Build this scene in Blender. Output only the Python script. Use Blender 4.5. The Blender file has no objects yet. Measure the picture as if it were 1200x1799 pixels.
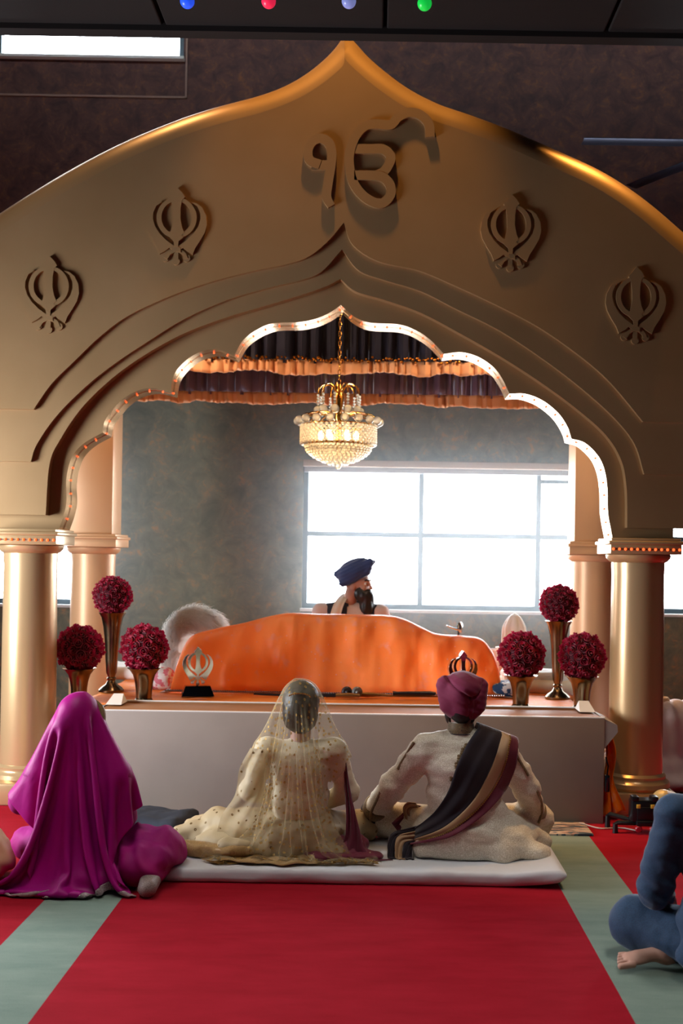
import bpy, bmesh, math, random, time
import numpy as np
from mathutils import Vector, Matrix, Euler
from mathutils.geometry import tessellate_polygon
random.seed(7); RNG = np.random.default_rng(7)
sc = bpy.context.scene
COL = sc.collection
PI = math.pi
# ------------------------------------------------------------------ camera geometry (1200 x 1799 photograph)
F, PX, PY, ROLL, CZ = 2000.0, 662.0, 980.0, math.radians(0.9), 1.53
cr, sr = math.cos(ROLL), math.sin(ROLL)
def P(px, py, d):
    u, v = px-PX, py-PY
    return ((u*cr+v*sr)*d/F, d, CZ-(-u*sr+v*cr)*d/F)
def XZ(px, py, d):
    p = P(px, py, d); return (p[0], p[2])
def G(px, py, z=0.0):
    u, v = px-PX, py-PY
    d = (CZ-z)*F/(-u*sr+v*cr)
    return P(px, py, d)
# ------------------------------------------------------------------ materials
def lin(c):
    out = []
    for v in c[:3]:
        v = v/255.0
        out.append(v/12.92 if v <= 0.04045 else ((v+0.055)/1.055)**2.4)
    return (*out, 1.0)
class NT:
    def __init__(s, m): s.m = m; s.t = m.node_tree; s.n = s.t.nodes; s.l = s.t.links
    def add(s, typ, **kw):
        nd = s.n.new(typ)
        for k, v in kw.items():
            if k.startswith('i_'):
                nm = k[2:].replace('_', ' ')
                nd.inputs[nm].default_value = v
            else: setattr(nd, k, v)
        return nd
    def link(s, a, b): s.l.new(a, b)
    def ramp(s, fac, stops, interp='LINEAR'):
        r = s.n.new('ShaderNodeValToRGB'); r.color_ramp.interpolation = interp
        els = r.color_ramp.elements
        while len(els) < len(stops): els.new(0.5)
        for e, (p, c) in zip(els, stops): e.position = p; e.color = c
        s.l.new(fac, r.inputs[0]); return r.outputs[0]
    def math(s, op, a, b=None, c=None):
        nd = s.n.new('ShaderNodeMath'); nd.operation = op
        for i, v in enumerate((a, b, c)):
            if v is None: continue
            if isinstance(v, (int, float)): nd.inputs[i].default_value = v
            else: s.l.new(v, nd.inputs[i])
        return nd.outputs[0]
    def mix(s, fac, a, b):
        nd = s.n.new('ShaderNodeMix'); nd.data_type = 'RGBA'
        for i, v in ((0, fac), (6, a), (7, b)):
            if isinstance(v, (int, float, tuple)): nd.inputs[i].default_value = v
            else: s.l.new(v, nd.inputs[i])
        return nd.outputs[2]
def newmat(name):
    m = bpy.data.materials.new(name); m.use_nodes = True
    t = NT(m); b = t.n['Principled BSDF']
    return m, t, b
def mat(name, c, rough=0.6, metal=0.0, noise=None, bump=None, sheen=0.0, spec=0.5, emit=None, estr=0.0, trans=0.0, coat=0.0, alpha=1.0, stretch=None):
    """noise=(scale, colour2, lo, hi)   bump=(scale, strength)"""
    m, t, b = newmat(name)
    b.inputs['Base Color'].default_value = lin(c); b.inputs['Roughness'].default_value = rough
    b.inputs['Metallic'].default_value = metal; b.inputs['Specular IOR Level'].default_value = spec
    if sheen: b.inputs['Sheen Weight'].default_value = sheen; b.inputs['Sheen Roughness'].default_value = 0.4
    if coat: b.inputs['Coat Weight'].default_value = coat
    if trans: b.inputs['Transmission Weight'].default_value = trans
    if emit: b.inputs['Emission Color'].default_value = lin(emit); b.inputs['Emission Strength'].default_value = estr
    if alpha < 1: b.inputs['Alpha'].default_value = alpha
    if noise or bump:
        tc = t.add('ShaderNodeTexCoord'); vec = tc.outputs['Object']
        if stretch:
            mp = t.add('ShaderNodeMapping'); mp.inputs['Scale'].default_value = stretch
            t.link(vec, mp.inputs[0]); vec = mp.outputs[0]
    if noise:
        nz = t.add('ShaderNodeTexNoise'); nz.inputs['Scale'].default_value = noise[0]; nz.inputs['Detail'].default_value = 6
        t.link(vec, nz.inputs['Vector'])
        t.link(t.ramp(nz.outputs[0], [(noise[2], lin(c)), (noise[3], lin(noise[1]))]), b.inputs['Base Color'])
    if bump:
        nb = t.add('ShaderNodeTexNoise'); nb.inputs['Scale'].default_value = bump[0]; nb.inputs['Detail'].default_value = 4
        t.link(vec, nb.inputs['Vector'])
        bp = t.add('ShaderNodeBump'); bp.inputs['Strength'].default_value = bump[1]; bp.inputs['Distance'].default_value = 0.01
        t.link(nb.outputs[0], bp.inputs['Height']); t.link(bp.outputs[0], b.inputs['Normal'])
    return m
# ------------------------------------------------------------------ objects
def org(o):
    v = Vector((0, 0, 0))
    while o is not None: v += o.location; o = o.parent
    return v
def tag(o, label=None, cat=None, group=None, kind=None):
    if label: o['label'] = label
    if cat: o['category'] = cat
    if group: o['group'] = group
    if kind: o['kind'] = kind
    return o
def thing(name, label, cat, loc=(0, 0, 0), group=None):
    o = bpy.data.objects.new(name, None); COL.objects.link(o); o.location = loc; o.empty_display_size = 0.1
    return tag(o, label, cat, group)
def copy_tree(o, parent=None):
    c = o.copy(); COL.objects.link(c)
    if parent is not None: c.parent = parent
    for ch in list(o.children): copy_tree(ch, c)
    return c
def link_mesh(name, me, m, parent=None, smooth=True, angle=35, loc=None):
    o = bpy.data.objects.new(name, me); COL.objects.link(o)
    for mm in (m if isinstance(m, (list, tuple)) else [m]): me.materials.append(mm)
    if smooth:
        me.shade_smooth()
        if angle: me.set_sharp_from_angle(angle=math.radians(angle))
    if parent is not None: o.parent = parent
    return o
class MB:
    """collects shapes (world coordinates) that become ONE mesh"""
    def __init__(s): s.v = []; s.f = []; s.mi = []; s.cur = 0
    def raw(s, vs, fs):
        n = len(s.v); s.v += [tuple(map(float, p)) for p in vs]
        for f in fs: s.f.append([n+i for i in f]); s.mi.append(s.cur)
        return s
    def box(s, c, size, rz=0.0, bev=0.0):
        bm = bmesh.new(); bmesh.ops.create_cube(bm, size=1.0)
        bmesh.ops.scale(bm, vec=size, verts=bm.verts)
        if bev: bmesh.ops.bevel(bm, geom=bm.edges[:], offset=bev, segments=2, affect='EDGES', profile=0.5)
        M = Matrix.Translation(c) @ (rz if isinstance(rz, Matrix) else Matrix.Rotation(rz, 4, 'Z'))
        bm.transform(M); return s.bm(bm)
    def bm(s, bm):
        bm.verts.index_update()
        s.raw([v.co for v in bm.verts], [[v.index for v in f.verts] for f in bm.faces]); bm.free(); return s
    def ball(s, c, r, seg=12, rings=8):
        if not hasattr(r, '__len__'): r = (r, r, r)
        vs = [(c[0], c[1], c[2]+r[2])]; fs = []
        for i in range(1, rings):
            a = PI*i/rings
            for j in range(seg):
                b = 2*PI*j/seg
                vs.append((c[0]+r[0]*math.sin(a)*math.cos(b), c[1]+r[1]*math.sin(a)*math.sin(b), c[2]+r[2]*math.cos(a)))
        vs.append((c[0], c[1], c[2]-r[2])); L = len(vs)-1
        for j in range(seg):
            fs.append((0, 1+j, 1+(j+1) % seg)); fs.append((L, 1+(rings-2)*seg+(j+1) % seg, 1+(rings-2)*seg+j))
            for i in range(rings-2):
                a = 1+i*seg; b = a+seg
                fs.append((a+j, b+j, b+(j+1) % seg, a+(j+1) % seg))
        return s.raw(vs, fs)
    def lathe(s, prof, c=(0, 0, 0), seg=40, axis=None, sq=None):
        vs = []; fs = []; n = len(prof)
        for (r, z) in prof:
            for j in range(seg):
                a = 2*PI*j/seg; vs.append(Vector((r*math.cos(a), r*math.sin(a), z)))
        for i in range(n-1):
            for j in range(seg):
                fs.append((i*seg+j, i*seg+(j+1) % seg, (i+1)*seg+(j+1) % seg, (i+1)*seg+j))
        fs.append(tuple(range(seg))[::-1]); fs.append(tuple((n-1)*seg+j for j in range(seg)))
        M = Matrix.Translation(c)
        if axis is not None: M = M @ Vector((0, 0, 1)).rotation_difference(Vector(axis)).to_matrix().to_4x4()
        return s.raw([M @ v for v in vs], fs)
    def tube(s, pts, r, seg=8, closed=False):
        pts = [Vector(p) for p in pts]; n = len(pts); vs = []; fs = []
        up = None
        for i, p in enumerate(pts):
            a = pts[(i-1) % n] if (closed or i > 0) else p; b = pts[(i+1) % n] if (closed or i < n-1) else p
            t = (b-a).normalized()
            if up is None:
                up = t.orthogonal().normalized()
            up = (up - t*up.dot(t)).normalized() if (up - t*up.dot(t)).length > 1e-6 else t.orthogonal().normalized()
            sd = t.cross(up); rr = r[i] if hasattr(r, '__len__') else r
            for j in range(seg):
                q = 2*PI*j/seg; vs.append(p+(up*math.cos(q)+sd*math.sin(q))*rr)
        m = n if closed else n-1
        for i in range(m):
            for j in range(seg):
                a = i*seg; b = ((i+1) % n)*seg
                fs.append((a+j, a+(j+1) % seg, b+(j+1) % seg, b+j))
        if not closed:
            fs.append(tuple(range(seg))[::-1]); fs.append(tuple((n-1)*seg+j for j in range(seg)))
        return s.raw(vs, fs)
    def prism(s, loops, y0, y1):
        """loops of (x,z): outer first then holes; extruded in Y from y0 to y1"""
        flat = [p for lp in loops for p in lp]; N = len(flat)
        tris = tessellate_polygon([[Vector((x, z, 0)) for x, z in lp] for lp in loops])
        fs = [tuple(t) for t in tris]+[tuple(N+i for i in t)[::-1] for t in tris]
        k = 0
        for lp in loops:
            n = len(lp)
            for i in range(n):
                a = k+i; b = k+(i+1) % n; fs.append((a, b, N+b, N+a))
            k += n
        return s.raw([(x, y0, z) for x, z in flat]+[(x, y1, z) for x, z in flat], fs)
    def stroke(s, path, w, y0, y1, cap=True):
        """thick line in the XZ plane; w number or per-point list"""
        n = len(path); L = []; R = []
        for i, (x, z) in enumerate(path):
            a = path[max(i-1, 0)]; b = path[min(i+1, n-1)]
            tx, tz = b[0]-a[0], b[1]-a[1]; l = math.hypot(tx, tz) or 1; nx, nz = -tz/l, tx/l
            ww = (w[i] if hasattr(w, '__len__') else w)/2
            L.append((x+nx*ww, z+nz*ww)); R.append((x-nx*ww, z-nz*ww))
        vs = [(x, y0, z) for x, z in L+R]+[(x, y1, z) for x, z in L+R]; fs = []; q = 2*n
        for i in range(n-1):
            fs += [(i, i+1, n+i+1, n+i), (q+i, q+n+i, q+n+i+1, q+i+1), (i, q+i, q+i+1, i+1), (n+i, n+i+1, q+n+i+1, q+n+i)]
        fs += [(0, n, q+n, q), (n-1, q+n-1, q+2*n-1, 2*n-1)]
        return s.raw(vs, fs)
    def build(s, name, m, parent=None, smooth=True, angle=35, loc=None):
        o0 = org(parent) if parent is not None else Vector(loc or (0, 0, 0))
        me = bpy.data.meshes.new(name)
        me.from_pydata([(x-o0.x, y-o0.y, z-o0.z) for x, y, z in s.v], [], s.f); me.update()
        if any(s.mi): me.polygons.foreach_set('material_index', s.mi)
        bm = bmesh.new(); bm.from_mesh(me); bmesh.ops.recalc_face_normals(bm, faces=bm.faces); bm.to_mesh(me); bm.free()
        o = link_mesh(name, me, m, parent, smooth, angle)
        if parent is None and loc: o.location = loc
        return o
def crom(pts, k=8, closed=False):
    """Catmull-Rom through 2-D or 3-D points"""
    pts = [np.array(p, float) for p in pts]; n = len(pts); out = []
    for i in range(n if closed else n-1):
        p1, p2 = pts[i], pts[(i+1) % n]
        p0 = pts[(i-1) % n] if (closed or i > 0) else 2*p1-p2
        p3 = pts[(i+2) % n] if (closed or i < n-2) else 2*p2-p1
        for j in range(k):
            t = j/k
            out.append(0.5*((2*p1)+(-p0+p2)*t+(2*p0-5*p1+4*p2-p3)*t*t+(-p0+3*p1-3*p2+p3)*t**3))
    if not closed: out.append(pts[-1])
    return [tuple(p) for p in out]
# ------------------------------------------------------------------ value noise
_tab = RNG.random(4096)
def vnoise(p, seed=0):
    p = np.asarray(p, float); i = np.floor(p).astype(np.int64); f = p-i; f = f*f*(3-2*f); out = 0
    for dx in (0, 1):
        for dy in (0, 1):
            for dz in (0, 1):
                h = ((i[:, 0]+dx)*73856093 ^ (i[:, 1]+dy)*19349663 ^ (i[:, 2]+dz)*83492791 ^ (seed*2654435)) & 4095
                w = (f[:, 0] if dx else 1-f[:, 0])*(f[:, 1] if dy else 1-f[:, 1])*(f[:, 2] if dz else 1-f[:, 2])
                out = out+w*_tab[h]
    return out*2-1
def fbm(p, s=0, o=3):
    r = 0; a = 1
    for k in range(o): r = r+a*vnoise(np.asarray(p)*2**k, s+k); a *= 0.5
    return r
# ------------------------------------------------------------------ signed distance bodies
def rotm(rx=0, ry=0, rz=0): return np.array(Euler((rx, ry, rz)).to_matrix())
class Body:
    def __init__(s): s.p = []
    def cap(s, a, b, ra, rb=None, k=0.03): s.p.append(('c', np.array(a, float), np.array(b, float), ra, ra if rb is None else rb, k)); return s
    def ell(s, c, r, R=None, k=0.03): s.p.append(('e', np.array(c, float), np.array(r, float), np.eye(3) if R is None else R, k)); return s
    def chain(s, pts, rad, k=0.03):
        for i in range(len(pts)-1): s.cap(pts[i], pts[i+1], rad[i], rad[i+1], k)
        return s
    def move(s, loc, rz=0.0, sc_=1.0):
        R = rotm(0, 0, rz); loc = np.array(loc, float); out = []
        for q in s.p:
            if q[0] == 'c': out.append(('c', R@(q[1]*sc_)+loc, R@(q[2]*sc_)+loc, q[3]*sc_, q[4]*sc_, q[5]*sc_))
            else: out.append(('e', R@(q[1]*sc_)+loc, q[2]*sc_, R@q[3], q[4]*sc_))
        s.p = out; return s
    def join(s, *others):
        for o in others: s.p += o.p
        return s
    def bounds(s):
        lo = np.full(3, 1e9); hi = -lo
        for q in s.p:
            if q[0] == 'c':
                r = max(q[3], q[4]); lo = np.minimum(lo, np.minimum(q[1], q[2])-r); hi = np.maximum(hi, np.maximum(q[1], q[2])+r)
            else:
                e = np.sqrt(((q[3]*q[2])**2).sum(1)); lo = np.minimum(lo, q[1]-e); hi = np.maximum(hi, q[1]+e)
        return lo, hi
    def d(s, p):
        D = None
        for q in s.p:
            if q[0] == 'c':
                ba = q[2]-q[1]; pa = p-q[1]; t = np.clip(pa@ba/max(ba@ba, 1e-9), 0, 1)
                v = np.sqrt(((pa-t[:, None]*ba)**2).sum(1))-(q[3]+(q[4]-q[3])*t); k = q[5]
            else:
                w = (p-q[1])@q[3]; k0 = np.sqrt(((w/q[2])**2).sum(1)); k1 = np.sqrt(((w/q[2]**2)**2).sum(1))+1e-9
                v = k0*(k0-1)/k1; k = q[4]
            if D is None: D = v
            else:
                h = np.clip(0.5+0.5*(D-v)/k, 0, 1); D = D*(1-h)+v*h-k*h*(1-h)
        return D
    def field(s, h, pad=0.05, zmin=None):
        lo, hi = s.bounds(); lo = lo-pad; hi = hi+pad
        n = np.ceil((hi-lo)/h).astype(int)+1
        g = np.stack(np.meshgrid(*[lo[i]+h*np.arange(n[i]) for i in range(3)], indexing='ij'), -1).reshape(-1, 3)
        D = np.concatenate([s.d(g[i:i+200000]) for i in range(0, len(g), 200000)]).reshape(n)
        return Field(D, lo, h)
class Field:
    def __init__(s, D, lo, h): s.D = D; s.lo = lo; s.h = h; s.g = np.stack(np.gradient(D, h), -1)
    def sample(s, p):
        q = (p-s.lo)/s.h; n = np.array(s.D.shape)
        qc = np.clip(q, 0, n-1.001); i = qc.astype(int); f = qc-i; d = 0; g = 0
        for a in (0, 1):
            for b in (0, 1):
                for c in (0, 1):
                    w = (f[:, 0] if a else 1-f[:, 0])*(f[:, 1] if b else 1-f[:, 1])*(f[:, 2] if c else 1-f[:, 2])
                    d = d+w*s.D[i[:, 0]+a, i[:, 1]+b, i[:, 2]+c]; g = g+w[:, None]*s.g[i[:, 0]+a, i[:, 1]+b, i[:, 2]+c]
        out = np.abs(q-qc).max(1) > 0.01
        d = np.where(out, 1.0, d); g = g/(np.linalg.norm(g, axis=1, keepdims=True)+1e-9)
        return d, g
def surf_nets(fd):
    D, lo, h = fd.D, fd.lo, fd.h; n = D.shape; S = D < 0
    cs = np.array([(a, b, c) for a in (0, 1) for b in (0, 1) for c in (0, 1)])
    m = np.array(n)-1
    cnt = sum(S[a:a+m[0], b:b+m[1], c:c+m[2]].astype(np.int8) for a, b, c in cs)
    cells = np.argwhere((cnt > 0) & (cnt < 8)); idx = -np.ones(m, int); idx[tuple(cells.T)] = np.arange(len(cells))
    acc = np.zeros((len(cells), 3)); num = np.zeros(len(cells))
    for i in range(8):
        for j in range(i+1, 8):
            if np.abs(cs[i]-cs[j]).sum() != 1: continue
            A = D[tuple((cells+cs[i]).T)]; B = D[tuple((cells+cs[j]).T)]; x = (A < 0) != (B < 0)
            t = np.where(x, A/np.where(x, A-B, 1), 0)
            acc += x[:, None]*(cells+cs[i]+t[:, None]*(cs[j]-cs[i])); num += x
    V = lo+h*acc/num[:, None]; faces = []
    for ax in range(3):
        u, w = [(1, 2), (2, 0), (0, 1)][ax]
        sl0 = [slice(None)]*3; sl1 = [slice(None)]*3; sl0[ax] = slice(0, n[ax]-1); sl1[ax] = slice(1, n[ax])
        E = np.argwhere(S[tuple(sl0)] != S[tuple(sl1)])
        E = E[(E[:, u] > 0) & (E[:, w] > 0) & (E[:, u] < n[u]-1) & (E[:, w] < n[w]-1)]
        if not len(E): continue
        flip = S[tuple(E.T)]; q = []
        for du, dw in ((1, 1), (0, 1), (0, 0), (1, 0)):
            c = E.copy(); c[:, u] -= du; c[:, w] -= dw; q.append(idx[tuple(c.T)])
        q = np.stack(q, 1); q[~flip] = q[~flip][:, ::-1]; faces.append(q)
    return V, np.concatenate(faces)
def body_mesh(name, b, m, parent=None, h=0.01, disp=None, zmin=None, field=None, keep=None):
    fd = field or b.field(h, 0.03)
    V, Fc = surf_nets(fd)
    for _ in range(2):
        d, g = fd.sample(V); V = V-np.clip(d, -h, h)[:, None]*g*0.9
    if disp is not None:
        d, g = fd.sample(V); V = V+g*disp(V, g)[:, None]
    if zmin is not None: V[:, 2] = np.maximum(V[:, 2], zmin)
    if keep is not None:
        ok = keep(V); Fc = Fc[ok[Fc].all(1)]
    o0 = np.array(org(parent)) if parent is not None else np.zeros(3)
    me = bpy.data.meshes.new(name); me.from_pydata((V-o0).tolist(), [], Fc.tolist()); me.update()
    return link_mesh(name, me, m, parent, True, None)
# ------------------------------------------------------------------ cloth: small position-based solver on a grid
def drape(X, fields=(), steps=120, sub=8, pin=None, pinx=None, floor=None, off=0.006, mu=0.5, damp=0.985, bend=0.15, grav=9.8, wind=None, stretch=1.0, rest=None, hook=None):
    X = np.array(X, float); n, m = X.shape[:2]; R = np.array(rest if rest is not None else X, float)
    w = np.ones((n, m)); 
    if pin is not None: w[pin] = 0
    Vv = np.zeros_like(X); dt = 1/60/sub
    def batches(di, dj, stiff):
        out = []
        ii, jj = np.meshgrid(np.arange(max(0, -di), n-max(0, di)), np.arange(max(0, -dj), m-max(0, dj)), indexing='ij')
        per = 2*max(abs(di), 1)
        if di == 0: key = (jj//max(abs(dj), 1)) % 2
        else: key = (ii//abs(di)) % 2
        for k in (0, 1):
            s = key == k; a = (ii[s], jj[s]); b = (ii[s]+di, jj[s]+dj)
            L = np.linalg.norm(R[a]-R[b], axis=1)*stretch
            out.append((a, b, L, stiff))
        return out
    B = batches(1, 0, 1.0)+batches(0, 1, 1.0)+batches(1, 1, 0.5)+batches(1, -1, 0.5)+batches(2, 0, bend)+batches(0, 2, bend)
    for st in range(steps):
        for q in range(sub):
            Vv[..., 2] -= grav*dt
            if wind is not None: Vv += wind(X, st)*dt
            Vv *= (w > 0)[..., None]
            O = X.copy(); X = X+Vv*dt
            if pin is not None and pinx is not None:
                X[pin] = pinx(st)
            for a, b, L, k in B:
                wa, wb = w[a], w[b]; dlt = X[a]-X[b]; l = np.linalg.norm(dlt, axis=1)+1e-9; ws = wa+wb+1e-9
                c = (k*(l-L)/l/ws)[:, None]*dlt
                X[a] -= wa[:, None]*c; X[b] += wb[:, None]*c
            for fd in fields:
                Pn = X.reshape(-1, 3); d, g = fd.sample(Pn); pen = off-d; hit = pen > 0
                if hit.any():
                    Pn[hit] += g[hit]*pen[hit][:, None]
                    mv = Pn[hit]-O.reshape(-1, 3)[hit]; tg = mv-(mv*g[hit]).sum(1, keepdims=True)*g[hit]
                    Pn[hit] -= tg*mu
                X = Pn.reshape(n, m, 3)
            if floor is not None:
                fl = floor(X) if callable(floor) else floor
                hit = X[..., 2] < fl
                if hit.any():
                    X[..., 2] = np.maximum(X[..., 2], fl)
                    X[..., :2] = np.where(hit[..., None], X[..., :2]-(X[..., :2]-O[..., :2])*0.7, X[..., :2])
            Vv = (X-O)/dt*(damp**(1/sub*2))
            vn = np.linalg.norm(Vv, axis=-1, keepdims=True); Vv = Vv*np.minimum(1, 4/(vn+1e-9))
        if hook: hook(X, Vv, st)
    return X
def grid_obj(name, X, m, parent=None, thick=0.002, closed_u=False, uv=None, sub=0, smooth_it=0, midx=None, keep=None):
    X = np.array(X, float); n, mm = X.shape[:2]
    for _ in range(smooth_it):
        Y = X.copy(); Y[1:-1] = 0.5*X[1:-1]+0.25*(X[:-2]+X[2:]); X = Y.copy(); Y[:, 1:-1] = 0.5*X[:, 1:-1]+0.25*(X[:, :-2]+X[:, 2:]); X = Y
    o0 = np.array(org(parent)) if parent is not None else np.zeros(3)
    fs = []; uvs = []; mi = []
    for i in range(n if closed_u else n-1):
        for j in range(mm-1):
            i2 = (i+1) % n
            if keep is not None and not keep(i/(n-1), j/(mm-1)): continue
            fs.append((i*mm+j, i2*mm+j, i2*mm+j+1, i*mm+j+1))
            U0, U1, V0, V1 = i/(n-1), (i+1)/(n-1), j/(mm-1), (j+1)/(mm-1)
            uvs += [(U0, V0), (U1, V0), (U1, V1), (U0, V1)]
            mi.append(midx((U0+U1)/2, (V0+V1)/2) if midx else 0)
    me = bpy.data.meshes.new(name); me.from_pydata((X.reshape(-1, 3)-o0).tolist(), [], fs); me.update()
    lay = me.uv_layers.new(name='UVMap'); su = uv or (1, 1)
    lay.data.foreach_set('uv', [c*(su[k % 2]) for k, c in enumerate(x for t in uvs for x in t)])
    if midx: me.polygons.foreach_set('material_index', mi)
    o = link_mesh(name, me, m, parent, True, None)
    if thick:
        md = o.modifiers.new('thickness', 'SOLIDIFY'); md.thickness = thick; md.offset = 0
    if sub:
        md = o.modifiers.new('smooth', 'SUBSURF'); md.levels = sub; md.render_levels = sub
    return o
# ================================================================== THE ROOM
def wallpaper(name, ca, cb, cc, cd):
    m, t, b = newmat(name)
    tc = t.add('ShaderNodeTexCoord')
    n1 = t.add('ShaderNodeTexNoise'); n1.inputs['Scale'].default_value = 5.5; n1.inputs['Detail'].default_value = 9; n1.inputs['Roughness'].default_value = 0.72; n1.inputs['Distortion'].default_value = 0.7
    n2 = t.add('ShaderNodeTexNoise'); n2.inputs['Scale'].default_value = 17; n2.inputs['Detail'].default_value = 6; n2.inputs['Distortion'].default_value = 1.2
    for n in (n1, n2): t.link(tc.outputs['Object'], n.inputs['Vector'])
    c1 = t.ramp(n1.outputs[0], [(0.32, lin(ca)), (0.55, lin(cb)), (0.75, lin(cc))])
    f = t.ramp(n2.outputs[0], [(0.5, (0, 0, 0, 1)), (0.68, (1, 1, 1, 1))])
    f2 = t.ramp(n1.outputs[0], [(0.46, (0, 0, 0, 1)), (0.62, (0.75, 0.75, 0.75, 1))])
    t.link(t.mix(t.math('MULTIPLY', f, f2), c1, lin(cd)), b.inputs['Base Color'])
    b.inputs['Roughness'].default_value = 0.55; b.inputs['Specular IOR Level'].default_value = 0.3
    return m
def carpet(name, c, c2):
    m, t, b = newmat(name)
    tc = t.add('ShaderNodeTexCoord')
    mp = t.add('ShaderNodeMapping'); mp.inputs['Scale'].default_value = (1, 3.2, 1); t.link(tc.outputs['Object'], mp.inputs[0])
    n1 = t.add('ShaderNodeTexNoise'); n1.inputs['Scale'].default_value = 3.0; n1.inputs['Detail'].default_value = 8; n1.inputs['Roughness'].default_value = 0.65
    t.link(mp.outputs[0], n1.inputs['Vector'])
    n2 = t.add('ShaderNodeTexNoise'); n2.inputs['Scale'].default_value = 420; t.link(tc.outputs['Object'], n2.inputs['Vector'])
    a = t.ramp(n1.outputs[0], [(0.3, lin(c)), (0.72, lin(c2))])
    d = t.ramp(n2.outputs[0], [(0.3, (0.72, 0.72, 0.72, 1)), (0.7, (1.12, 1.12, 1.12, 1))])
    mx = t.add('ShaderNodeMix'); mx.data_type = 'RGBA'; mx.blend_type = 'MULTIPLY'; mx.inputs[0].default_value = 1
    t.link(a, mx.inputs[6]); t.link(d, mx.inputs[7]); t.link(mx.outputs[2], b.inputs['Base Color'])
    b.inputs['Roughness'].default_value = 0.95; b.inputs['Specular IOR Level'].default_value = 0.1
    bp = t.add('ShaderNodeBump'); bp.inputs['Strength'].default_value = 0.35; bp.inputs['Distance'].default_value = 0.004
    t.link(n2.outputs[0], bp.inputs['Height']); t.link(bp.outputs[0], b.inputs['Normal'])
    return m
M_wall = wallpaper('brown_wallpaper', (58, 34, 34), (92, 58, 52), (112, 72, 54), (140, 86, 44)); M_wall2 = wallpaper('haze_lightened_wallpaper', (92, 100, 88), (122, 126, 106), (142, 138, 112), (186, 134, 84))  # lower wallpaper lightened: the haze by the window is put into its colour
M_red = carpet('red_carpet', (146, 14, 30), (168, 24, 42)); M_sage = carpet('sage_carpet', (114, 132, 122), (136, 150, 138))
M_ceil = mat('dark_ceiling', (13, 11, 12), 0.85, noise=(3, (17, 14, 14), 0.4, 0.6))
M_hall = mat('hall_plaster', (66, 58, 53), 0.9, noise=(2, (58, 52, 48), 0.4, 0.6))
M_frame = mat('grey_blue_aluminium', (74, 92, 102), 0.4, 0.3)
M_sill = mat('white_sill', (214, 216, 214), 0.5)
M_head = mat('blind_headrail', (178, 158, 134), 0.5)
def glass_mat():
    m, t, b = newmat('window_glass'); t.n.remove(b)
    tr = t.add('ShaderNodeBsdfTransparent'); gl = t.add('ShaderNodeBsdfGlossy'); gl.inputs['Roughness'].default_value = 0.02
    mx = t.add('ShaderNodeMixShader'); mx.inputs[0].default_value = 0.06
    t.link(tr.outputs[0], mx.inputs[1]); t.link(gl.outputs[0], mx.inputs[2]); t.link(mx.outputs[0], t.n['Material Output'].inputs[0]); return m
M_glass = glass_mat()
def struct(mb, name, m, parent=None, **k):
    o = mb.build(name, m, parent, **k)
    if parent is None: o['kind'] = 'structure'
    return o
YB = 10.0
# floor: strips of red and sage carpet in one mesh
f = MB(); SX = [-6, -1.44, -1.109, 0.882, 1.205, 6]
for i in range(5):
    f.cur = i % 2
    f.raw([(SX[i], -3.2, 0), (SX[i+1], -3.2, 0), (SX[i+1], YB+.2, 0), (SX[i], YB+.2, 0)], [(0, 1, 2, 3)])
f.cur = 1; f.raw([(1.75, 8.66, .004), (6, 8.66, .004), (6, 8.98, .004), (1.75, 8.98, .004)], [(0, 1, 2, 3)])
f.cur = 0
struct(f, 'floor', [M_red, M_sage], smooth=False)
def rect(x0, x1, z0, z1): return [(x0, z0), (x1, z0), (x1, z1), (x0, z1)]
W1 = (-0.655, 3.6, 1.078, 2.34); W2 = (-4.1, -2.42, 1.078, 2.34); W3 = (-4.1, -1.765, 5.885, 6.62)
w = MB(); w.prism([rect(-6, 6, 3.3, 7.4), rect(*W3)], YB, YB+.2); w.cur = 1; w.prism([rect(-6, 6, 0, 3.3), rect(*W1), rect(*W2)], YB, YB+.2)
struct(w, 'wall_back', [M_wall, M_wall2], smooth=False)
# side and front walls of the hall
LW = (4.6, 6.1, .8, 2.3)     # the hall's daylight opening on the left (y0,y1,z0,z1)
w = MB(); n0 = len(w.v); w.prism([rect(-3.2, YB+.2, 0, 7.4), rect(*LW)], -4.4, -4.2); w.v = [(y, x, z) for x, y, z in w.v]
struct(w, 'wall_left', M_hall, smooth=False)
w = MB(); w.box((6.1, 3.5, 3.7), (.2, 13.4, 7.4)); struct(w, 'wall_right', M_hall, smooth=False)
w = MB(); w.box((0, -3.3, 3.7), (12.4, .2, 7.4)); struct(w, 'wall_front', M_hall, smooth=False)
c = MB()
for i in range(10):
    for j in range(8): c.box((-5.4+i*1.2, -2.6+j*1.18, 4.46), (1.18, 1.16, .12), bev=.008)
c.box((0, 1.5, 4.62), (12, 9.4, .24)); c.box((0, 6.215, 4.6), (12, .09, .46)); c.box((0, 6.23, 5.95), (12, .06, 2.4))
struct(c, 'ceiling', M_ceil, smooth=False)
c = MB(); c.box((0, 8.2, 7.5), (12.4, 4.4, .2)); struct(c, 'ceiling_rear', M_ceil, smooth=False)
t1 = MB()
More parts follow.
